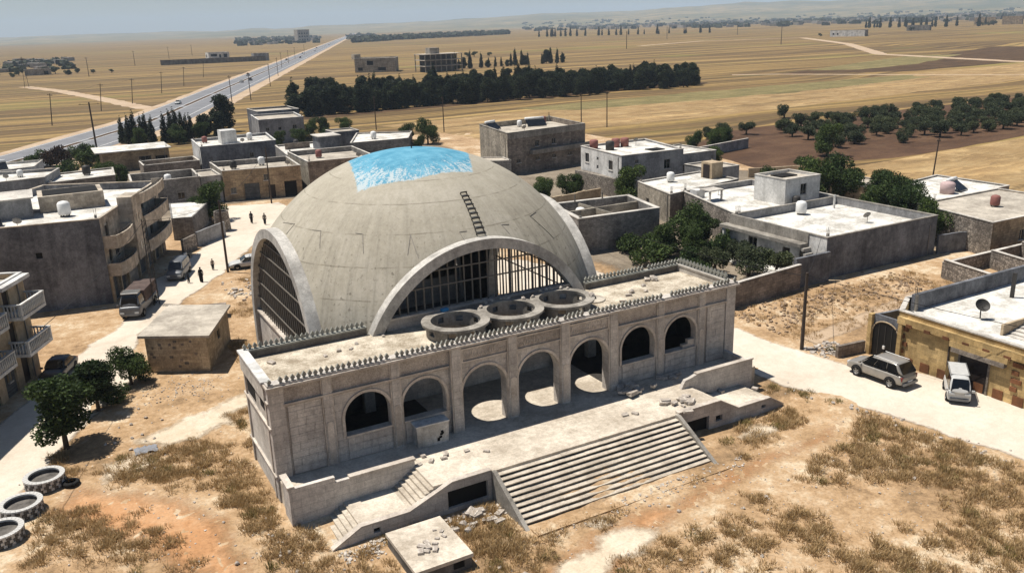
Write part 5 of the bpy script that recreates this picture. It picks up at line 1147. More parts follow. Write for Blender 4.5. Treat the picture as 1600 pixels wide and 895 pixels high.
for x, y, s, lb in ((14, 188, 1.3, 'dark shrub at the foot of the cypress clump, left'), (23, 186, 1.3, 'dark shrub at the foot of the cypress clump, right'), (29.5, 190, 1.3, 'dark leafy tree right of the cypress clump'), (33, 150, 1.0, 'green tree in the garden right of the long dark-walled house'), (28.5, 113, .9, 'bright green tree behind the garage house'), (45.5, 128, 1.1, 'green tree right of the roof terrace house'), (47, 118, .9, 'green tree at the shoulder of the dome'),
    (50.5, 152, 1.2, 'green tree behind the small dark shed'), (46, 158, 1.2, 'green tree left of the small dark shed'), (42, 160, 1.1, 'green tree in front of the grey two-storey house'), (65, 130, 1.0, 'green tree beside the low white-roofed house'), (57, 64, 1.0, 'leafy shrub tree at the dome edge by the yard wall'), (53, 30, 1.1, 'low tree in the shade of the open block shell'), (86.5, 27.5, 1.4, 'vine-covered tree behind the white-roofed house'), (96, 30, 1.2, 'vine-covered tree left of the pinkish tank'), (80.8, 40, 1.3, 'tree in the yard behind the white roof room'), (88, 48, 1.2, 'tree in the yard between the low houses'), (82, 54, 1.0, 'small tree behind the bright-roofed block house'), (-13, 150, 1.0, 'green tree behind the whitish edge house')):
    tree('broad', x, y, s, lb)
random.seed(15)
for j, y in enumerate((72, 77.5, 83, 88.5, 94, 99.5, 105)):                       # olive orchard
    x0 = 134+j*2.2 if j < 6 else 150
    x = x0+(18 if j == 0 else 0)
    while x < 262-j*2:
        if random.random() > .1:
            tree('olive', x+random.uniform(-1, 1), y+random.uniform(-1, 1), random.uniform(1.0, 1.45), 'olive tree in the rows on red soil', 'olive orchard rows')
        x += 5.6
for x, y in ((126,104),(131,105),(137,104)): tree('olive', x, y, 1.25, 'one of three small trees at the left end of the olive rows', 'trees left of the olive rows')
tree('olive', 168, 122, 1.5, 'single tree standing above the olive rows at the field edge')
for k in range(298):                                                        # wood of dark trees
    x = random.uniform(62, 236); y0 = 226+(x-62)*.085
    dy = random.uniform(0, 4) if k < 110 else random.uniform(4, 62 if x < 170 else 24)
    if k < 110: x = 66+k*1.56
    y = y0+dy; x += dy*.3
    tree('cypress' if k % 6 == 1 else 'forest', x, y, (random.uniform(1.2, 1.95) if k % 6 == 1 else random.uniform(1.2, 1.75)) if x < 190 else random.uniform(1.1, 1.65), ('tree in the front edge of the long dark wood' if k < 110 else ('tall tree deep in the left half of the dark wood' if x < 165 else 'low tree in the thin right end of the dark wood')), 'dark wood')
for k in range(26):                                                         # cypress row behind the wood
    if random.random() > .12: tree('cypress' if k % 4 else 'forest', 222+k*4.0+random.uniform(-1, 1), 457+k*.4+random.uniform(-3, 3), random.uniform(1.0, 1.9), 'cypress in the sparse row behind the dark wood', 'cypress row')
for k in range(30): tree('cypress', 880+270*(k/30)**1.4*(.6+.4*random.random())+random.uniform(-9, 9), 1420-270*(k/30)**1.4+random.uniform(-20, 20), random.uniform(1.4, 3.0), 'far cypress in the line before the hazy town', 'far cypress lines')
for k in range(26): tree('cypress', 1290+130*random.random()**1.6, 1015-208*random.random()**1.6, random.uniform(1.8, 3.4), 'far cypress in the line above the field houses', 'far cypress lines')
for x, y, s in ((1105,760,2.5),(1112,790,2.2),(1068,755,2.2),(872,672,2.2),(840,710,1.6),(1400,850,3),(1385,840,3),(1365,835,2.6),(1340,830,2.2)): tree('olive', x, y, s, 'round dark tree beside the lone field houses', 'trees by the field houses')
for x, y, s in ((15,728,2.2),(-10,735,2),(22,690,1.8),(40,700,1.2),(52,690,1.2),(30,720,1.6),(-14,700,1.6),(330,640,1.6),(338,642,1.9),(352,640,1.4)): tree('olive', x, y, s, 'scattered dark tree in the open fields', 'scattered field trees')
# ---------------------------------------------------------------- poles
def pole(x, y, h, label, arm=1.6, group='power poles', r0=.13, lean=0, twin=False, name='power_pole'):
    e = thing(name, label, 'pole', (x, y, 0), random.random()*.6-.9, group); e.rotation_euler[1] = lean
    MB().tube([(0,0,-.4),(0,0,h)], r0, 7, r0*.7).build('shaft', M['wood'], e)
    if arm: MB().box(-arm/2, arm/2, -.06, .06, h-.55, h-.43).build('crossarm', M['steel'], e)
    if arm:
        for k in (-1, 0, 1): MB().tube([(k*arm*.42, 0, h-.43), (k*arm*.42, 0, h-.2)], .05, 5).build('insulator', M['steel_lt'], e)
    return e
pole(43.5, .5, 6.6, 'wooden power pole beside the right-hand street', 0, r0=.17, group=None)
e = pole(8.0, 53.8, 8.4, 'power pole beside the white car and the dome arch', 0, group=None, r0=.15)
e = thing('lattice_pole', 'lattice steel pole in front of the shaded shops', 'pole', (-.9, 45.4, 0))
for sx in (-.28, .28):
    for sy in (-.28, .28): MB().tube([(sx, sy, -.3), (sx*.6, sy*.6, 9)], .04, 4).build('leg', M['steel'], e)
lb = MB()
for k in range(14):
    z = k*.62
    for sy in (-1, 1): s_ = .28-.112*z/9; lb.tube([(-s_, sy*s_, z), (s_, sy*s_, z+.62)], .025, 4); lb.tube([(sy*s_, -s_, z), (sy*s_, s_, z+.62)], .025, 4)
lb.build('lacing', M['steel'], e)
pole(113.6, 38.9, 7.5, 'leaning pole at the edge of the straw field', .5, lean=.05, group=None); pole(4.6, 196, 11, 'tall pole with a wide crossbar beside the highway', 5, r0=.25, group=None); pole(22.7, 91.9, 9, 'pole in front of the garage house', 0, group=None)
for x, y in ((-3,267),(15,313),(29,342),(48,398),(66,448),(92,537)): pole(x, y, 10, 'pole in the line along the left side of the highway', 1.8, 'poles left of the highway', .16, .12)
for x, y in ((33,641),(85,837),(144,1039),(188,1149),(-30,560)): pole(x, y, 13, 'pole in the far line across the left fields', 2.4, 'poles across the left fields', .24)
e = thing('pylon', 'small lattice pylon in the left fields', 'pylon', (-7, 530, 0))
for sx in (-1.1, 1.1):
    for sy in (-1.1, 1.1): MB().tube([(sx, sy, -.3), (sx*.15, sy*.15, 17)], .14, 4).build('leg', M['steel'], e)
for z in (3, 6, 9, 12): s_ = 1.1*(1-.85*z/17); MB().box(-s_, s_, -s_, s_, z, z+.12).build('brace', M['steel'], e)
MB().box(-2.4, 2.4, -.1, .1, 15.4, 15.7).build('crossarm', M['steel'], e)
for x, y in ((60,299),(71,316),(100,400),(130,500),(164,620),(191,700),(230,820),(280,960)): pole(x, y, 11, 'pole in the line along the right side of the highway', 1.4, 'poles right of the highway', .17)
for x, y in ((85,160),(73,178),(116,142),(122,139)): pole(x, y, 9, 'pole at the near edge of the straw field behind the houses', .6, 'poles at the straw field edge', .15)
for x, y in ((931,947),(620,560),(500,640),(760,900)): pole(x, y, 16, 'lone pole far out in the right-hand fields', 2, 'far field poles', .35)

# sagging cables between poles
def cable(p0, p1, sag, label):
    mb = MB(); p0, p1 = Vector(p0), Vector(p1); mb.tube([p0.lerp(p1, k/14)-Vector((0,0,sag*4*(k/14)*(1-k/14))) for k in range(15)], .022, 4)
    tag(mb.build('power_cable', M['black']), label, 'cable', 'power cables')
cable((8, 53.8, 8.2), (-.9, 45.4, 8.8), .4, 'cable from the dome-side pole to the lattice pole'); cable((8, 53.8, 8.1), (22.7, 91.9, 8.8), .9, 'cable from the dome-side pole to the garage house pole'); cable((-.9, 45.4, 8.8), (-14, 8, 8.5), .9, 'cable from the lattice pole over the left street')
cable((43.5, .5, 6.4), (60.5, 14, 4.4), .5, 'cable from the right-hand street pole to the white-roofed house'); cable((43.5, .5, 6.4), (50, -30, 6.6), .6, 'cable from the right-hand street pole along the ochre house'); cable((43.5, .5, 6.3), (47, 36, 4.4), .8, 'cable from the right-hand street pole to the open block shell')
for (a, b) in zip(((-3,267),(15,313),(29,342),(48,398),(66,448)), ((15,313),(29,342),(48,398),(66,448),(92,537))): cable((*a, 9.6), (*b, 9.6), .7, 'cable in the pole line left of the highway')
# ---------------------------------------------------------------- vehicles
def paint(name, c, rough=.35, metal=.3):
    t = NT(name); n = t.noise(t.coord(), 3, 4); t.col(t.mix(t.step(n, .35, .7), c, tuple(v*.82 for v in c[:3])+(1,)))
    t.b.inputs['Roughness'].default_value = rough; t.b.inputs['Metallic'].default_value = metal; t.b.inputs['Specular IOR Level'].default_value = .5; return t.m
M['silver'] = paint('silver paint', rgb('#9d978e'), .3, .25); M['carwhite'] = paint('white car paint', rgb('#c4c3bf'), .4, 0); M['cardark'] = paint('dark car paint', rgb('#26272b'), .3, .2); M['cargrey'] = paint('grey car paint', rgb('#6b6d70'), .4, .2)
M['autoglass'] = plain('tinted car glass', rgb('#0d0f11'), .08, 0, .6); M['alloy'] = plain('alloy rim', rgb('#a7a6a3'), .4, .6); M['lampred'] = plain('tail lamp', rgb('#7a1b16'), .3); M['lampwh'] = plain('head lamp', rgb('#cfd2d2'), .2)
M['cargo'] = wallmat('dusty red tarpaulin', rgb('#544641'), rgb('#6d5e57'), sc=2); M['bluepaint'] = plain('blue plastic', rgb('#3f8fc0'), .5)
tyre_me = MB().lathe([(.2,-.11),(.31,-.12),(.345,-.07),(.345,.07),(.31,.12),(.2,.11)], sides=20).mesh('tyre', M['rubber'], True)
rm = MB().lathe([(.001,-.02),(.2,-.02),(.215,.08),(.2,.1),(.17,.04),(.06,.05),(.001,.05)], sides=20)
for k in range(5):
    a = 2*math.pi*k/5; rm.rbox((.11*math.cos(a), .11*math.sin(a), .06), (.17, .05, .04), a)
rim_me = rm.mesh('rim', M['alloy'])
def loft(mb, secs):
    k = len(secs[0]); n = len(mb.v)
    for s in secs: mb.v += s
    for i in range(len(secs)-1):
        for j in range(k): j2 = (j+1) % k; mb.f.append((n+i*k+j, n+(i+1)*k+j, n+(i+1)*k+j2, n+i*k+j2)); mb.mi.append(0)
    mb.f.append(tuple(n+j for j in range(k))); mb.f.append(tuple(n+(len(secs)-1)*k+j for j in range(k))[::-1]); mb.mi += [0, 0]
def car(name, label, cat, x, y, rz, prof, gh, W=1.8, mat='silver', wr=.345, axles=(1.4, -1.4), zb=.28, z=0.02, group=None, extras=None, smooth_sub=True):
    """prof: stations (x, hood/belt height) from nose to tail; gh: greenhouse (x0 base front, x1 roof front, x2 roof rear, x3 base rear, belt z, roof z)"""
    e = thing(name, label, cat, (x, y, z), rz, group); hw = W/2; mb = MB(); S = []
    n = len(prof)
    for i, (px, pz) in enumerate(prof):
        k = .86 if i in (0, n-1) else (.96 if i in (1, n-2) else 1.0); w_ = hw*k; b = zb+(.08 if i in (0, n-1) else 0)
        S.append([(px, -w_*.92, b), (px, -w_, b+.14), (px, -w_, (b+pz)*.52), (px, -w_*.97, pz-.1), (px, -w_*.86, pz), (px, 0, pz+.025), (px, w_*.86, pz), (px, w_*.97, pz-.1), (px, w_, (b+pz)*.52), (px, w_, b+.14), (px, w_*.92, b)])
    loft(mb, S); body = mb.build('body', M[mat], e, True)
    md = body.modifiers.new('round', 'SUBSURF'); md.levels = 1; md.render_levels = 2
    x0, x1, x2, x3, zbt, zr = gh; w0, w1 = hw*.93, hw*.76
    c = MB(); roofc = .05
    B = [(x0,-w0,zbt),(x3,-w0,zbt),(x3,w0,zbt),(x0,w0,zbt)]; T = [(x1,-w1,zr),(x2,-w1,zr),(x2,w1,zr),(x1,w1,zr)]
    zl = zbt-.08; sec = []
    for xb, xt, kz in ((x0+.1, x1+(x0-x1)*.6+.05, .35), (x0, x1, .8), (x1+.1, x1-.15, 1.0), ((x1+x2)/2+.1, (x1+x2)/2, 1.03), (x2+.2, x2+.15, 1.0), (x3, x2-.02, .85), (x3-.06, x3+(x2-x3)*.5, .4)):
        zt = zbt+(zr-zbt)*kz; ww = w0+(w1-w0)*kz
        sec.append([(xb, -w0, zl), ((xb+xt)/2, -(w0+ww)/2*1.01, (zbt+zt)/2), (xt, -ww*1.02, zt-.05), (xt, -ww*.8, zt+.03), (xt, 0, zt+.06), (xt, ww*.8, zt+.03), (xt, ww*1.02, zt-.05), ((xb+xt)/2, (w0+ww)/2*1.01, (zbt+zt)/2), (xb, w0, zl)])
    loft(c, sec); cab = c.build('cabin', M[mat], e, True); cs_ = cab.modifiers.new('round', 'SUBSURF'); cs_.levels = 1; cs_.render_levels = 2
    def gq(a, b, u0, u1, v0, v1, off):                     # glass on a quad given by two bottom and two top points
        P = lambda u, v: Vector(a[0]).lerp(Vector(a[1]), u).lerp(Vector(b[0]).lerp(Vector(b[1]), u), v)
        q = [P(u0, v0), P(u1, v0), P(u1, v1), P(u0, v1)]; nn = (q[1]-q[0]).cross(q[3]-q[0]).normalized()*off
        m_ = MB(); m_.v = [tuple(p+nn*s_) for s_ in (1, -1) for p in q]; m_.f = [(0,1,2,3),(7,6,5,4),(0,4,5,1),(1,5,6,2),(2,6,7,3),(3,7,4,0)]; m_.mi = [0]*6
        return m_
    gq((B[3],B[0]), (T[3],T[0]), .07, .93, .08, .94, .035).build('windscreen', M['autoglass'], e); gq((B[1],B[2]), (T[1],T[2]), .08, .92, .12, .92, .035).build('rear_window', M['autoglass'], e)
    for (b0, b1, t0, t1) in ((B[0],B[1],T[0],T[1]), (B[2],B[3],T[2],T[3])):
        for u0, u1 in ((.08, .36), (.38, .68), (.7, .95)): gq((b0,b1), (t0,t1), u0, u1, .1, .86, .03).build('side_window', M['autoglass'], e)
    for ax in axles:
        for s_ in (-1, 1): MB().extr([((wr+.07)*math.cos(math.pi*k/10), (wr+.07)*math.sin(math.pi*k/10)) for k in range(11)], (ax, s_*(hw-.02), wr-.02), (1,0,0), (0,0,1), (0, s_*.035, 0)).build('wheel_arch', M['rubber'], e)
        for s_ in (-1, 1):
            w_ = obj('wheel', None, e, (ax, s_*(hw-.06), wr-.02)); w_.rotation_euler = (R(90)*(-s_), 0, 0); w_.scale = (wr/.345,)*3
            obj('tyre', tyre_me, w_); obj('rim', rim_me, w_)
    nz, tz = prof[0][1], prof[-1][1]
    for s_ in (-1, 1):
        MB().rbox((prof[1][0]+.02, s_*hw*.66, nz-.02), (.16, .38, .15), 0).build('headlight', M['lampwh'], e); MB().rbox((prof[-2][0]-.02, s_*hw*.8, tz-.12), (.16, .2, .3), 0).build('tail_light', M['lampred'], e)
        MB().rbox((x0-.12, s_*(hw+.08), zbt+.1), (.12, .2, .15), 0).build('mirror', M[mat], e)
    MB().box(prof[0][0]-.04, prof[0][0]+.1, -hw*.8, hw*.8, zb+.06, zb+.24).build('bumper', M['cargrey'], e); MB().box(prof[-1][0]-.1, prof[-1][0]+.04, -hw*.8, hw*.8, zb+.06, zb+.26).build('bumper', M['cargrey'], e)
    MB().box(prof[-1][0]-.05, prof[-1][0]+.01, -.26, .26, tz-.42, tz-.3).build('number_plate', M['white'], e)
    if extras: extras(e)
    return e
SUVP = [(2.38,.82),(2.36,.96),(2.0,1.06),(1.2,1.12),(.6,1.12),(-.6,1.14),(-1.6,1.16),(-2.2,1.14),(-2.36,1.0)]
def rails(e):
    for s_ in (-.68, .68): MB().tube([(.3, s_, 1.95), (-1.7, s_, 1.95)], .03, 5).build('roof_rail', M['alloy'], e)
car('silver_suv', 'silver sport utility car parked in front of the arched gate', 'car', 43.75, -7.05, R(92), SUVP, (1.3, .4, -1.75, -2.32, 1.14, 1.92), 2.02, 'silver', .42, (1.45, -1.42), .34, extras=rails)
VP = [(1.7,.86),(1.7,.98),(1.66,1.02),(.9,1.06),(0,1.08),(-1.3,1.06),(-1.6,1.0),(-1.66,.8)]
def rack(e):
    MB().box(-1.5, .9, -.56, .56, 1.93, 1.97).build('roof_board', M['carwhite'], e)
    for s_ in (-.6, .6): MB().tube([(.9, s_, 1.98), (-1.5, s_, 1.98)], .025, 5).build('roof_rail', M['alloy'], e)
car('small_van', 'small white van parked nose outwards beside the ochre house', 'van', 45.6, -11.9, math.atan2(-.64, -.77), VP, (1.78, 1.42, -1.55, -1.66, .98, 1.9), 1.5, 'carwhite', .29, (1.05, -1.05), .26, extras=rack)
TP = [(3.3,.75),(3.25,1.25),(3.1,1.35),(2.2,1.4),(1.3,1.4),(0,1.1),(-2.6,1.1),(-3.2,1.05),(-3.3,.9)]
def load(e):
    MB().box(-3.2, 1.15, -.98, .98, 1.13, 2.35).build('cargo_box', M['cargo'], e); MB().box(.2+1.2, 2.6, -.8, .8, 2.44, 2.52).build('roof_rack', M['carwhite'], e)
    for k in range(3): MB().box(1.5+k*.4, 1.62+k*.4, -.85, .85, 2.53, 2.6).build('rack_bar', M['alloy'], e)
st_rz = math.atan2(-.93, -.37)
car('cargo_truck', 'old truck with a dusty red cargo body in the shade of the shops', 'truck', -2.6, 44.4, st_rz, TP, (3.05, 2.65, 1.3, 1.2, 1.35, 2.35), 2.05, 'cargrey', .4, (2.2, -2.1), .4, extras=load)
MV = [(2.4,.65),(2.32,1.0),(1.9,1.1),(1.2,1.16),(0,1.18),(-1.6,1.18),(-2.25,1.15),(-2.35,.95)]
car('minivan', 'grey minivan with a dark roof parked half in shade by the curved balconies', 'van', 2.9, 55.4, st_rz, MV, (1.75, 1.0, -2.1, -2.3, 1.14, 1.95), 1.8, 'cargrey', .34, (1.5, -1.45), .28)
SD = [(2.2,.55),(2.12,.72),(1.7,.82),(.9,.9),(0,.92),(-1.0,.94),(-1.6,.95),(-2.1,.9),(-2.2,.75)]
car('white_car', 'white car behind the pole at the left edge of the dome', 'car', 10.6, 54.6, R(172), SD, (.95, .3, -1.0, -1.6, .9, 1.42), 1.75, 'carwhite', .32, (1.35, -1.3), .24)
car('dark_car', 'dark car in the tree shade beside the cream building', 'car', -10.5, 29.6, st_rz, SD, (.95, .3, -1.0, -1.6, .9, 1.42), 1.75, 'cardark', .32, (1.35, -1.3), .24)
hd = math.atan2(.94, .342)
for i, (s_, d, mt) in enumerate(((255, -4.4, 'carwhite'), (412, 4.6, 'cardark'), (395, 1.9, 'carwhite'), (470, -4.3, 'cargrey'), (745, -4.2, 'cardark'), (800, 4.6, 'cardark'), (960, -4.4, 'cargrey'), (1060, 4.5, 'carwhite'), (1260, -4.4, 'cardark'), (1500, 4.4, 'cargrey'))):
    px, py = pathpt(offs(HW, d), s_); mk_ = {'carwhite':'white','cardark':'dark','cargrey':'grey'}[mt]
    lb = ['white car nearest on the highway', 'dark car close to the white car in the right lane of the highway', 'second white car, beside the median of the highway', 'first grey car on the highway', 'dark car on the far stretch of the highway, left lane', 'dark car on the far stretch of the highway, right lane', 'grey car on the distant highway, left lane', 'white car on the distant highway', 'dark car very far along the highway', 'grey speck of a car at the far end of the highway'][i]
    car('highway_car', lb, 'car', px, py, hd if d > 0 else hd+math.pi, SD, (.95, .3, -1.0, -1.6, .9, 1.5), 1.85, mt, .32, (1.35, -1.3), .24, z=.06, group='cars on the highway')
# motorcycle behind the minivan
mo = thing('motorcycle', 'light motorcycle leaning by the yard wall behind the minivan', 'motorcycle', (4.6, 62.4, 0), R(40))
for x in (-.62, .62):
    w_ = obj('wheel', tyre_me, mo, (x, 0, .31)); w_.rotation_euler = (R(90), 0, 0); w_.scale = (.9, .9, .5)
MB().rbox((.12, 0, .78), (.55, .26, .26), 0).build('tank', M['carwhite'], mo); MB().rbox((-.4, 0, .8), (.6, .24, .12), 0).build('seat', M['black'], mo); MB().rbox((0, 0, .45), (.4, .26, .35), 0).build('engine', M['steel_lt'], mo)
MB().tube([(.62,0,.31),(.4,0,1.0),(.36,0,1.08)], .035, 5).build('fork', M['alloy'], mo); MB().tube([(.3,-.35,1.12),(.38,0,1.08),(.3,.35,1.12)], .02, 5).build('handlebar', M['steel'], mo)
# ---------------------------------------------------------------- people
def person(name, label, x, y, rz, h, top, legs, robe=False, stride=.12, seed=1):
    e = thing('person', label, 'person', (x, y, .02), rz); s_ = h/1.75
    J = {'pel':(0,0,.95,.15),'sp':(.01,0,1.15,.145),'ch':(0,0,1.35,.165),'nk':(.01,0,1.5,.06),'hd':(.025,0,1.63,.1),'hd2':(.02,0,1.7,.085)}
    for sd, k in (('l', 1), ('r', -1)):
        f_ = stride*k
        J.update({'hip'+sd:(.01,.1*k,.88,.105 if not robe else .15),'kn'+sd:(.03+f_*.7,.1*k,.48,.075 if not robe else .14),'an'+sd:(f_-.02,.1*k,.09,.05 if not robe else .13),'ft'+sd:(f_+.15,.11*k,.04,.045),
                  'sh'+sd:(0,.18*k,1.4,.07),'el'+sd:(-.03-f_*.5,.24*k,1.12,.05),'wr'+sd:(.06-f_*.9,.25*k,.87,.035),'ha'+sd:(.08-f_,.25*k,.78,.04)})
    E_ = [('pel','sp'),('sp','ch'),('ch','nk'),('nk','hd'),('hd','hd2')]
    for sd in 'lr': E_ += [('pel','hip'+sd),('hip'+sd,'kn'+sd),('kn'+sd,'an'+sd),('an'+sd,'ft'+sd),('ch','sh'+sd),('sh'+sd,'el'+sd),('el'+sd,'wr'+sd),('wr'+sd,'ha'+sd)]
    bm = bmesh.new(); lay = bm.verts.layers.skin.verify(); V = {}
    for k, (a, b, c, r_) in J.items():
        v = bm.verts.new((a*s_, b*s_, c*s_)); v[lay].radius = (r_*s_, r_*s_); v[lay].use_root = (k == 'pel'); V[k] = v
    for a, b in E_: bm.edges.new((V[a], V[b]))
    me = bpy.data.meshes.new('body'); bm.to_mesh(me); bm.free(); me.materials.append(top)
    o = obj('body', me, e); o.modifiers.new('skin', 'SKIN').use_smooth_shade = True; o.modifiers.new('sub', 'SUBSURF').levels = 1
    hair = MB().lathe([(.001,.0),(.085,.0),(.108,.06),(.09,.13),(.001,.16)], (0.0, 0, 1.62), 10); ho = hair.build('hair' if not robe else 'headscarf', M['black'], e, True); ho.scale = (s_,)*3
    if not robe:
        tr = MB()
        for k in (1, -1):
            f_ = stride*k; tr.tube([(.01*s_,.1*k*s_,.92*s_), ((.03+f_*.7)*s_,.1*k*s_,.48*s_), ((f_-.02)*s_,.1*k*s_,.1*s_)], .125*s_, 8, .075*s_)
        tr.build('trousers', legs, e, True)
    return e
cl_black, cl_dk, cl_grey, cl_lt = plain('black cloth', rgb('#1b1a1b'), .95), plain('dark trousers', rgb('#2c2d33'), .95), plain('grey shirt', rgb('#6d6760'), .95), plain('faded shirt', rgb('#8d7c70'), .95)
person('p', 'person in a long black robe walking down the white street', 4.6, 51.2, R(-110), 1.72, cl_black, cl_dk, True)
person('p', 'small figure in a light shirt on the white street behind the robed person', 6.7, 55.7, R(-100), 1.35, cl_lt, cl_dk)
person('p', 'child in dark clothes at the edge of the building shadow', 3.3, 51.6, R(-60), 1.15, cl_dk, cl_black, stride=.06)
person('p', 'far person in dark clothes near the top of the white street', 16.5, 78.7, R(70), 1.75, cl_dk, cl_black)
person('p', 'far person in grey beside the dome edge at the top of the white street', 17.9, 76.6, R(70), 1.7, cl_grey, cl_dk)
# ---------------------------------------------------------------- planters, tyre, boxes, slab
for (x, y), lb in zip(((-12.1,9.9),(-13.4,7.05),(-14.4,4.4)), ('round stone planter nearest the large pine', 'middle one of three round stone planters', 'round stone planter cut by the left edge')):
    e = thing('stone_planter', lb, 'planter', (x, y, gz(x, y)), random.random(), 'round stone planters')
    MB().lathe([(.92,-.2),(1.1,-.2),(1.1,.6),(.92,.6)], sides=30).build('ring_core', M['conc_dk'], e); MB().lathe([(.001,.3),(.92,.3),(.92,.38),(.001,.42)], sides=20).build('soil', M['conc_dk'], e)
    sm_ = [MB().box(-.02, .06, -.09, .09, .01, .18).mesh('stone', M[k]) for k in ('white_pl', 'conc_dk')]; cm = MB().box(-.24, .06, -.125, .125, 0, .1).mesh('coping_stone', M['white_pl'])
    for j in range(3):
        for k in range(32): a = 2*math.pi*(k+.5*(j % 2))/32; obj('stone', sm_[(k+j) % 2], e, (1.1*math.cos(a), 1.1*math.sin(a), .02+j*.195), a)
    for k in range(26): a = 2*math.pi*k/26; obj('coping_stone', cm, e, (1.12*math.cos(a), 1.12*math.sin(a), .605), a)
ty = thing('old_tyre', 'old tyre lying on the ground beside the planters', 'tyre', (-10.7, 9.1, gz(-10.7, 9.1)+.02))
MB().lathe([(.3,.0),(.42,-.0),(.5,.06),(.5,.2),(.42,.26),(.3,.26),(.34,.2),(.34,.06)], sides=24).build('carcass', M['rubber'], ty, True)
e = thing('concrete_box', 'white-topped concrete box standing on the porch before the second window', 'box', (9.55, -.65, FL), R(-2)); 
MB().extr([(-1.05, 0.02), (1.0, 0), (1.05, 1.42), (-1.1, 1.42)], (0, -.42, 0), (1,0,0), (0,0,1), (0,.84,0)).build('case', M['rim'], e); MB().box(-1.14, 1.09, -.46, .46, 1.425, 1.5).build('lid', M['white_pl'], e)
random.seed(4)
cr = MB()
for k in range(9): cr.rbox((.45+random.uniform(-.25, .25), -.43, .55+random.uniform(-.3, .3)), (.16, .04, .13), 0)
cr.build('damage_patch', M['soot'], e)
e = thing('concrete_slab_block', 'large raised concrete slab in front of the left side stair', 'slab', (5.45, -9.2, -.6)); MB().box(-1.55, 1.55, -2.0, 2.0, 0, .85).build('base', M['conc_dk'], e); MB().box(-1.62, 1.62, -2.07, 2.07, .855, 1.06).build('top', M['porch'], e)
MB().box(.5, 1.1, -2.05, -1.98, .45, .8).build('drain_hole', M['soot'], e)
# broken blocks lying about
rock_me = []
for v in range(6):
    random.seed(100+v); bm = bmesh.new(); bmesh.ops.create_icosphere(bm, subdivisions=1, radius=.5)
    for vt in bm.verts: vt.co *= random.uniform(.65, 1.15); vt.co.z *= .7
    me = bpy.data.meshes.new('stone_chunk'); bm.to_mesh(me); bm.free(); me.materials.append(M['stone']); rock_me.append(me)
slab_me = []
for v in range(5):
    random.seed(200+v); slab_me.append(MB().rbox((0,0,0), (1, .62, .32), 0, 0, .16).mesh('broken_slab', M['stone']))
random.seed(12)
def chunk(x, y, z, s_, label, group, slab=False, rz=None):
    me = random.choice(slab_me if slab else rock_me); o = obj('broken_slab' if slab else 'stone_chunk', me, None, (x, y, z+s_*(.14 if slab else .22)), random.random()*6.28 if rz is None else rz, s_)
    o.rotation_euler[0] = random.uniform(-.2, .2); tag(o, label, 'stone', group); return o
G1 = 'broken white blocks on the porch before the side stair'
for x, y, s_ in ((8.3,-2.0,.5),(8.5,-2.9,.42),(9.3,-3.0,.42),(9.6,-2.6,.5),(10.9,-2.9,.36),(11.9,-3.6,.36),(7.75,-2.9,.3)): chunk(x, y, FL, s_, 'broken white block on the porch near the concrete box', G1, True)
for k in range(13): chunk(26.0+random.gauss(0, .9), -4.6+random.gauss(0, .6), FL+random.uniform(0, .12), random.uniform(.3, .75), 'broken slab in the heap at the head of the main steps', 'slab heap at the head of the main steps', True)
for k in range(14): chunk(24.6+random.gauss(0, .75), -1.3+random.gauss(0, .35), FL+random.uniform(0, .25), random.uniform(.4, .8), 'broken slab in the shaded heap by the arcade', 'shaded slab heap by the arcade', True)
for k in range(7): chunk(28.4+random.gauss(0, .5), -.9+random.gauss(0, .3), FL+random.uniform(0, .1), random.uniform(.4, .7), 'broken slab below the sixth window', 'slabs below the sixth window', True)
for x, y in ((22.0,-4.1),(22.7,-4.3),(31.3,-3.2),(33.6,-4.2)): chunk(x, y, FL if x < 29 else .55, .45, 'single loose block on the sunlit porch', 'single porch blocks', True)
for k in range(22):
    x, y = 9.4+random.gauss(0, .75), -7.3+random.gauss(0, .6)
    if y > -6.25 or x > 10.8 or x < 7.3: continue
    chunk(x, y, gz(x, y), random.uniform(.25, .65), 'pale stone in the rubble between slab and steps', 'rubble between slab and steps', random.random() < .4)
for x, y in ((5.0,-9.9),(5.25,-9.6),(5.5,-10.0),(5.0,-9.4),(5.7,-9.5),(4.75,-9.8),(5.35,-9.2)): chunk(x, y, .46, random.uniform(.3, .5), 'white shard on the raised concrete slab', 'shards on the raised slab', True)
for x, y in ((6.2,-8.3),(6.5,-8.6),(6.4,-9.1),(6.0,-9.1)): chunk(x, y, .46, random.uniform(.22, .4), 'small shard at the right of the raised slab', 'small shards on the raised slab', True)
for x, y, s_ in ((1.4,4.6,.5),(4.6,3.9,.32),(5.6,4.3,.4),(6.4,4.2,.3),(7.0,4.9,.35),(9.0,5.2,.3),(27.6,3.1,.5),(28.3,3.6,.6),(29.3,3.2,.4),(30.0,4.4,.45),(26.4,2.2,.45),(31.6,5.2,.8),(31.2,5.5,.6),(33.6,2.0,.4)): chunk(x, y, RZ, s_, 'loose block lying on the portico roof', 'blocks on the portico roof', random.random() < .5)
for dx in (17.55, 21.75):
    for k in range(8):
        a = R(random.uniform(20, 150)); chunk(dx+2.1*math.cos(a), DY+2.1*math.sin(a), RZ+.98, random.uniform(.25, .42), 'white lump on the rim of a roof drum', 'lumps on the drum rims')
chunk(21.75+1.9, DY-.9, RZ+.98, .55, 'largest white lump on the right drum rim', None)
bb = thing('blue_block', 'small blue block on the rim of the left drum', 'block', (DX[0]+.15, DY+2.05, RZ+.985)); MB().rbox((0,0,.09), (.5,.3,.18), .2).build('case', M['bluepaint'], bb)
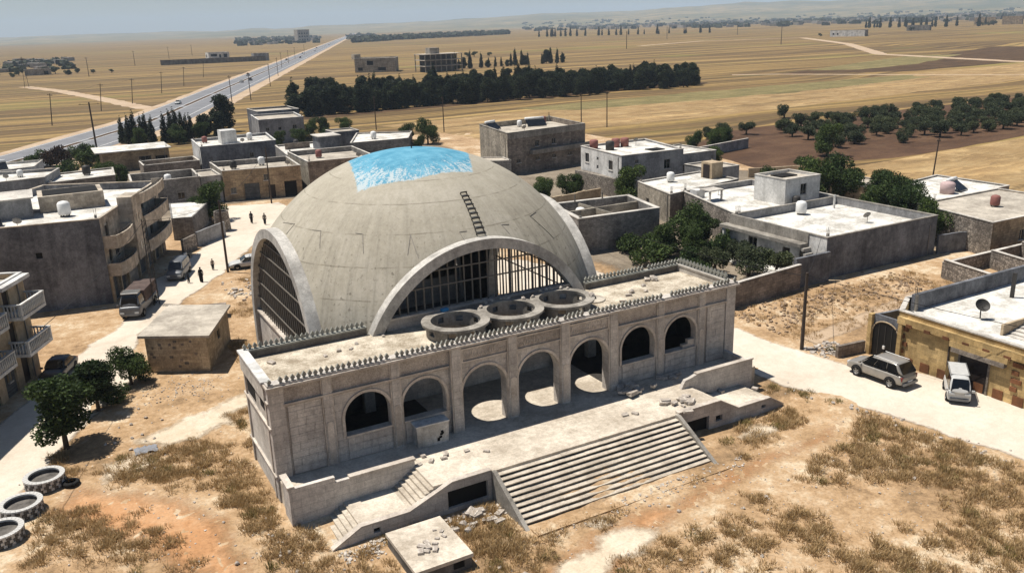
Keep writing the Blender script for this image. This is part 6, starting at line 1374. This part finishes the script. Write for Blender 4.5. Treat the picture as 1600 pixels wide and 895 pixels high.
dk = thing('round_hatch', 'pale round disc with a dark hub right of the roof drums', 'hatch', (24.9, 3.9, RZ+.01)); MB().lathe([(.001,0),(.95,0),(.95,.07),(.001,.1)], sides=28).build('disc', M['roof_gr'], dk); MB().lathe([(.001,.1),(.3,.1),(.26,.26),(.001,.3)], sides=14).build('hub', M['steel'], dk); MB().tube([(0,0,.2),(-.5,.3,.75)], .035, 5).build('rod', M['steel'], dk)
random.seed(40)
for k in range(120):                                                      # stones along the street edges and on the lot
    r_ = random.random()
    if r_ < .3: t = random.random(); x, y = 36.6+3.2*t+random.gauss(0, .5), -4-15*t+random.gauss(0, .8)
    elif r_ < .5: x, y = random.uniform(-1.6, 1.6), random.uniform(-6.5, -1.5)-1.5
    elif r_ < .65: x, y = random.uniform(-9, -4), random.uniform(12, 19)
    elif r_ < .85: x, y = random.uniform(8, 36), random.uniform(-20, -11)
    else: x, y = random.uniform(-14, -1), random.uniform(-6, 9)
    if -.4 < x < 35.2 and y > -6 or (1 < x < 11 and y > -6.4): continue
    chunk(x, y, gz(x, y), random.uniform(.12, .34), ('loose pale stone along the edge of the right-hand street' if r_ < .3 else 'loose pale stone by the left foot of the portico' if r_ < .5 else 'loose pale stone between the pines and the portico' if r_ < .65 else 'loose pale stone on the lot in front of the main steps' if r_ < .85 else 'loose pale stone on the lot below the planters'), 'loose stones on the lot')
tag(chunk(8.8, -13.6, gz(8.8, -13.6), .85, 'x', None), 'big white boulder near the bottom edge below the main steps', 'stone')
tp = thing('grey_tarp', 'crumpled grey sheet lying on the orange ground', 'tarp', (-6.1, 11.2, gz(-6.1, 11.2)+.02)); mb = MB()
for i in range(10):
    for j in range(8):
        def tpz(i, j): return (-.7+i*.14+.1*fbm(i, j, .5), -.5+j*.13+.1*fbm(j, i, .5), .08+.16*abs(fbm(i, j, .45, 3, 2)))
        mb.q([tpz(i, j), tpz(i+1, j), tpz(i+1, j+1), tpz(i, j+1)])
mb.build('sheet', plain('dusty grey sheet', rgb('#85868a'), .8), tp, True)
# ---------------------------------------------------------------- rubble and dry weeds (beyond counting)
random.seed(55); rb = MB()
def scatter(n, fx, s0, s1):
    global rb
    for _ in range(n):
        x, y = fx()
        z = gz(x, y); s_ = random.uniform(s0, s1); rb.rbox((x, y, z+s_*.15), (s_, s_*random.uniform(.5, 1), s_*random.uniform(.4, .8)), random.random()*3, random.uniform(-.5, .5), .3)
scatter(240, lambda: (-2.2+random.gauss(0, 1.9), 20.2+random.gauss(0, 1.5)), .04, random.choice((.12, .2, .34)))
rb0 = rb; rb = MB(); scatter(700, lambda: (random.uniform(44.5, 68), 7.4+random.gauss(0, 1.6)), .06, .3); o = struct(rb.build('soil_clods', M['clod']), 'stuff'); tag(o, 'brown soil clods heaped on the lot beyond the right-hand street', 'soil'); rb = rb0
scatter(260, lambda: (random.uniform(6, 18), 44.5+random.gauss(0, 2)), .1, .4)
scatter(300, lambda: (random.uniform(1.5, 11), -6.3-abs(random.gauss(0, .7))), .04, .2)
scatter(900, lambda: (random.uniform(-14, 38), random.uniform(-22, -9.6)), .03, random.choice((.1, .14, .26)))
scatter(300, lambda: (random.uniform(-14, -1), random.uniform(-10, 12)), .03, .13)
scatter(240, lambda: (random.uniform(12, 27), -9.9-abs(random.gauss(0, .7))), .03, .16)
scatter(120, lambda: (random.uniform(43.6, 47), random.uniform(-2, .6)), .1, .35)
o = struct(rb.build('rubble', M['stone']), 'stuff'); tag(o, 'small pale rubble strewn over the lot', 'rubble')
PATHS = [[(-11,8),(-6,4),(-4,-1),(-3.6,-7),(0,-14),(2,-19)], [(7,-18),(14,-13),(22,-12.2),(30,-11.2),(36.5,-9.6)], [(-9,12),(-2,14.5),(2,16)]]
def pdist(x, y):
    b = 99
    for P in PATHS:
        for (ax, ay), (bx, by) in zip(P, P[1:]):
            dx, dy = bx-ax, by-ay; t = max(0, min(1, ((x-ax)*dx+(y-ay)*dy)/(dx*dx+dy*dy))); b = min(b, math.hypot(x-ax-t*dx, y-ay-t*dy))
    return b
def tuft(mb, x, y, s_, n):
    z = gz(x, y)
    for _ in range(n):
        a = random.random()*6.28; rr = s_*random.random()**.6; bx, by = x+rr*math.cos(a)*.9, y+rr*math.sin(a)*.9
        h = s_*random.uniform(.5, 1.1)*(1.1-.5*rr/s_); lx, ly = math.cos(a)*h*.45+random.gauss(0, .3)*h, math.sin(a)*h*.45+random.gauss(0, .3)*h; w_ = s_*.055
        px, py = -math.sin(a)*w_, math.cos(a)*w_
        mb.q([(bx-px, by-py, z), (bx+px, by+py, z), (bx+lx*.6+px*.7, by+ly*.6+py*.7, z+h*.6), (bx+lx, by+ly, z+h)])
wd, wg = MB(), MB(); random.seed(66)
def okw(x, y):
    if -.6 < x < 35.4 and -3 < y < 7: return False
    if 1 < x < 35 and -6.2 < y <= -3: return False
    if 10.8 < x < 26.8 and -10.4 < y <= -6: return False
    if 3.6 < x < 7.3 and -11.5 < y < -6.9: return False
    if ((x-16.95)/15.5)**2+((y-17.55)/15.5)**2 < 1: return False
    if -5 < x < 4 and 22.5 < y < 34: return False
    return True
cnt = 0
for _ in range(40000):
    x, y = random.uniform(-19, 41), random.uniform(-26, 16)
    if not okw(x, y): continue
    right = 36.6+max(0, min(1, (-4-y)/16))*3.2
    if x > right or x < -13.5+max(0, y)*.12: continue
    dn = fbm(x, y, .18, 3, 1.7)+.5*fbm(x, y, .6, 2, 4.2)
    if pdist(x, y) < 1.7+.8*fbm(x, y, .5, 2): continue
    lim = random.uniform(-.5, .2) if x > 8 else (random.uniform(-.65, .05) if y < 6 else random.uniform(-.05, .3))
    if dn < lim: continue
    if random.random() < .16:
        tgt = wg if random.random() < .05 else wd
        for _k in range(random.randint(4, 9)):
            x1, y1 = x+random.gauss(0, .26), y+random.gauss(0, .26)
            if okw(x1, y1): tuft(tgt, x1, y1, random.uniform(.22, .42), random.randint(18, 30)); cnt += 1
    else: tuft(wd, x, y, random.uniform(.06, .2), random.randint(10, 18)); cnt += 1
    if cnt > 21000: break
for _ in range(900):
    x, y = random.uniform(5, 15), random.uniform(36, 50)
    if okw(x, y) and fbm(x, y, .3, 2) > -.1 and not (x < 2+.62*(y-38)+2.6 and x < 8) : tuft(wd, x, y, random.uniform(.2, .42), 18)
for _ in range(1600):
    x, y = random.uniform(44.5, 70), random.uniform(1.5, 10.5)
    if fbm(x, y, .4, 3) > -.1: tuft(wd, x, y, random.uniform(.15, .35), 16)
for _ in range(260):
    x, y = random.uniform(3.6, 5.4), random.uniform(14, 30); tuft(wd, x-.8, y, random.uniform(.2, .4), 18)
for _ in range(200):
    x, y = random.uniform(-2.5, -.4), random.uniform(-2.5, 6); tuft(wd, x, y, random.uniform(.2, .4), 18)
for cx_, cy_ in ((37.0,-6.0),(38.2,-18.4),(8.0,-11.9),(45.4,-1.0)):
    for _ in range(26): tuft(wg, cx_+random.gauss(0, .35), cy_+random.gauss(0, .3), random.uniform(.15, .32), 22)
o = struct(wd.build('dry_weeds', M['weed']), 'stuff'); tag(o, 'dry straw-coloured weeds covering the lot', 'weeds')
o = struct(wg.build('green_weeds', M['weed_gr']), 'stuff'); tag(o, 'scattered greenish weeds on the lot', 'weeds')
# soil washed over the foot of the main steps
mb = MB(); nx_, ny_ = 40, 16
for j in range(ny_+1):
    for i in range(nx_+1):
        x = 12.2+10.5*i/nx_; y = -9.9+3.0*j/ny_; kx = math.sin(math.pi*i/nx_)**.8; ky = 1-j/ny_
        stepz = FL-rise*max(0, (PY-y)/tread); z = stepz-.24+.3*kx*ky**.7*(.7+.6*fbm(x, y, .8, 3)); mb.v.append((x, y, max(z, -.9)))
for j in range(ny_):
    for i in range(nx_): a = j*(nx_+1)+i; mb.f.append((a, a+1, a+nx_+2, a+nx_+1)); mb.mi.append(0)
o = struct(mb.build('soil_drift', M['lot'], smooth=True), 'stuff'); tag(o, 'soil and grit washed over the foot of the main steps', 'soil')
# ---------------------------------------------------------------- far hills, far town, haze
def hill_h(az, d):
    """height of the far land; az in degrees from +Y towards +X, d in metres from the camera"""
    t = sm(4, 60, az); k = sm(4200, 9500, d)
    ridge = 40+125*t+26*fbm(az*.11, d*.0003, 1, 4)+18*fbm(az*.5, d*.0006, 1, 3, 4)
    return max(-2, ridge*k-6*(1-k))
hb = MB(); AZS = [-22+i*.7 for i in range(150)]; DS = [4000, 4700, 5400, 6200, 7000, 7900, 8800, 9600, 10400, 11500, 13000]
for d in DS:
    for a in AZS: hb.v.append((CAM.x+d*math.sin(R(a)), CAM.y+d*math.cos(R(a)), hill_h(a, d) if d < 12000 else -5))
na = len(AZS)
for j in range(len(DS)-1):
    for i in range(na-1): hb.f.append((j*na+i, j*na+i+1, (j+1)*na+i+1, (j+1)*na+i)); hb.mi.append(0)
tm = NT('far hills land'); P = tm.pos(); n = tm.noise(P, .0011, 6, .65); n2 = tm.noise(tm.map(P, (1, 3, 1)), .004, 5, .7)
tm.col(tm.mix(tm.step(n2, .42, .6), tm.ramp(n, [(.35, rgb('#5d5a3c')), (.5, rgb('#8d7a54')), (.65, rgb('#a38c64'))]), rgb('#4f5338')))
struct(hb.build('hills', tm.m, smooth=True))
random.seed(21)
def polar(az, d): return CAM.x+d*math.sin(R(az)), CAM.y+d*math.cos(R(az))
tb = MB(); tg = MB()
for i in range(900):
    az = random.uniform(33, 62); d = random.uniform(2300, 5200)+max(0, 44-az)*60
    if fbm(az*.5, d*.002, 1, 2) < -.12: continue
    x, y = polar(az, d); z = max(-.1, hill_h(az, d)) if d > 4000 else -.1; s = random.uniform(8, 20)
    tb.rbox((x, y, z+s*.16), (s, s*random.uniform(.6, 1.3), s*.5), random.random())
for i in range(1500):
    az = random.uniform(30, 62); d = random.uniform(2200, 5600)+max(0, 44-az)*60
    if fbm(az*.7, d*.003, 1, 2, 5) < .0: continue
    x, y = polar(az, d); z = max(-.1, hill_h(az, d)) if d > 4000 else -.1; s = random.uniform(5, 11)
    for k in range(3): tg.rbox((x+random.uniform(-s, s), y+random.uniform(-s, s), z+s*.35), (s, s, s*random.uniform(.7, 1.1)), random.random()*3, random.random(), .35)
for i in range(420):                                     # far end of the highway
    az = random.uniform(12, 20.5); d = random.uniform(1900, 3800); x, y = polar(az, d); s = random.uniform(3, 8)
    if 17.0 < az < 18.8: continue
    if i % 3 == 0: tb.rbox((x, y, s*.3), (s*1.6, s*1.5, s*.8), random.random())
    else:
        for k in range(2): tg.rbox((x+random.uniform(-s, s), y+random.uniform(-s, s), s*.35), (s*1.3, s*1.3, s*random.uniform(.9, 1.4)), random.random()*3, random.random(), .35)
for i in range(260):                                     # village at the left edge
    az = random.uniform(-3.6, 2.6); d = random.uniform(850, 1250); x, y = polar(az, d); s = random.uniform(2.5, 5)
    if fbm(az, d*.01, 1, 2) < -.05: continue
    if i % 4 == 0: tb.rbox((x, y, s*.4), (s*2.2, s*2, s*.9), random.random())
    else:
        for k in range(2): tg.rbox((x+random.uniform(-s, s), y+random.uniform(-s, s), s*.35), (s, s, s*random.uniform(.7, 1.1)), random.random()*3, random.random(), .35)
for i in range(700):                                     # long plantation right of the highway's end
    az = random.uniform(19.2, 29); d = random.uniform(1750, 2300)+(az-19)*55; x, y = polar(az, d); s = random.uniform(4, 8)
    tg.rbox((x, y, s*.4), (s*1.5, s*1.5, s*random.uniform(.8, 1.5)), random.random()*3, random.random(), .35)
ft = struct(tb.build('far_town', wallmat('far town walls', rgb('#8d857b'), rgb('#b5ada2'), sc=.02)), 'stuff'); tag(ft, 'far grey villages scattered along the hazy horizon', 'town')
fw = struct(tg.build('far_woodland', foliage('far trees', rgb('#1d2418'), rgb('#2b3322'), rgb('#3d442e'))), 'stuff'); tag(fw, 'far dark trees strung along the hazy horizon', 'trees')
hz = MB(); hz.box(-17000, 17000, -3200, 17000, -8, 330)
hm = bpy.data.materials.new('haze air'); hm.use_nodes = True; ht = hm.node_tree; ht.nodes.clear()
ho = ht.nodes.new('ShaderNodeOutputMaterial'); pv = ht.nodes.new('ShaderNodeVolumePrincipled')
pv.inputs['Color'].default_value = (.64, .80, 1.0, 1); pv.inputs['Density'].default_value = 1.05e-4; pv.inputs['Anisotropy'].default_value = .0
ht.links.new(pv.outputs[0], ho.inputs['Volume'])
hzo = struct(hz.build('haze', hm), 'stuff'); tag(hzo, 'pale summer haze over the whole plain', 'haze')
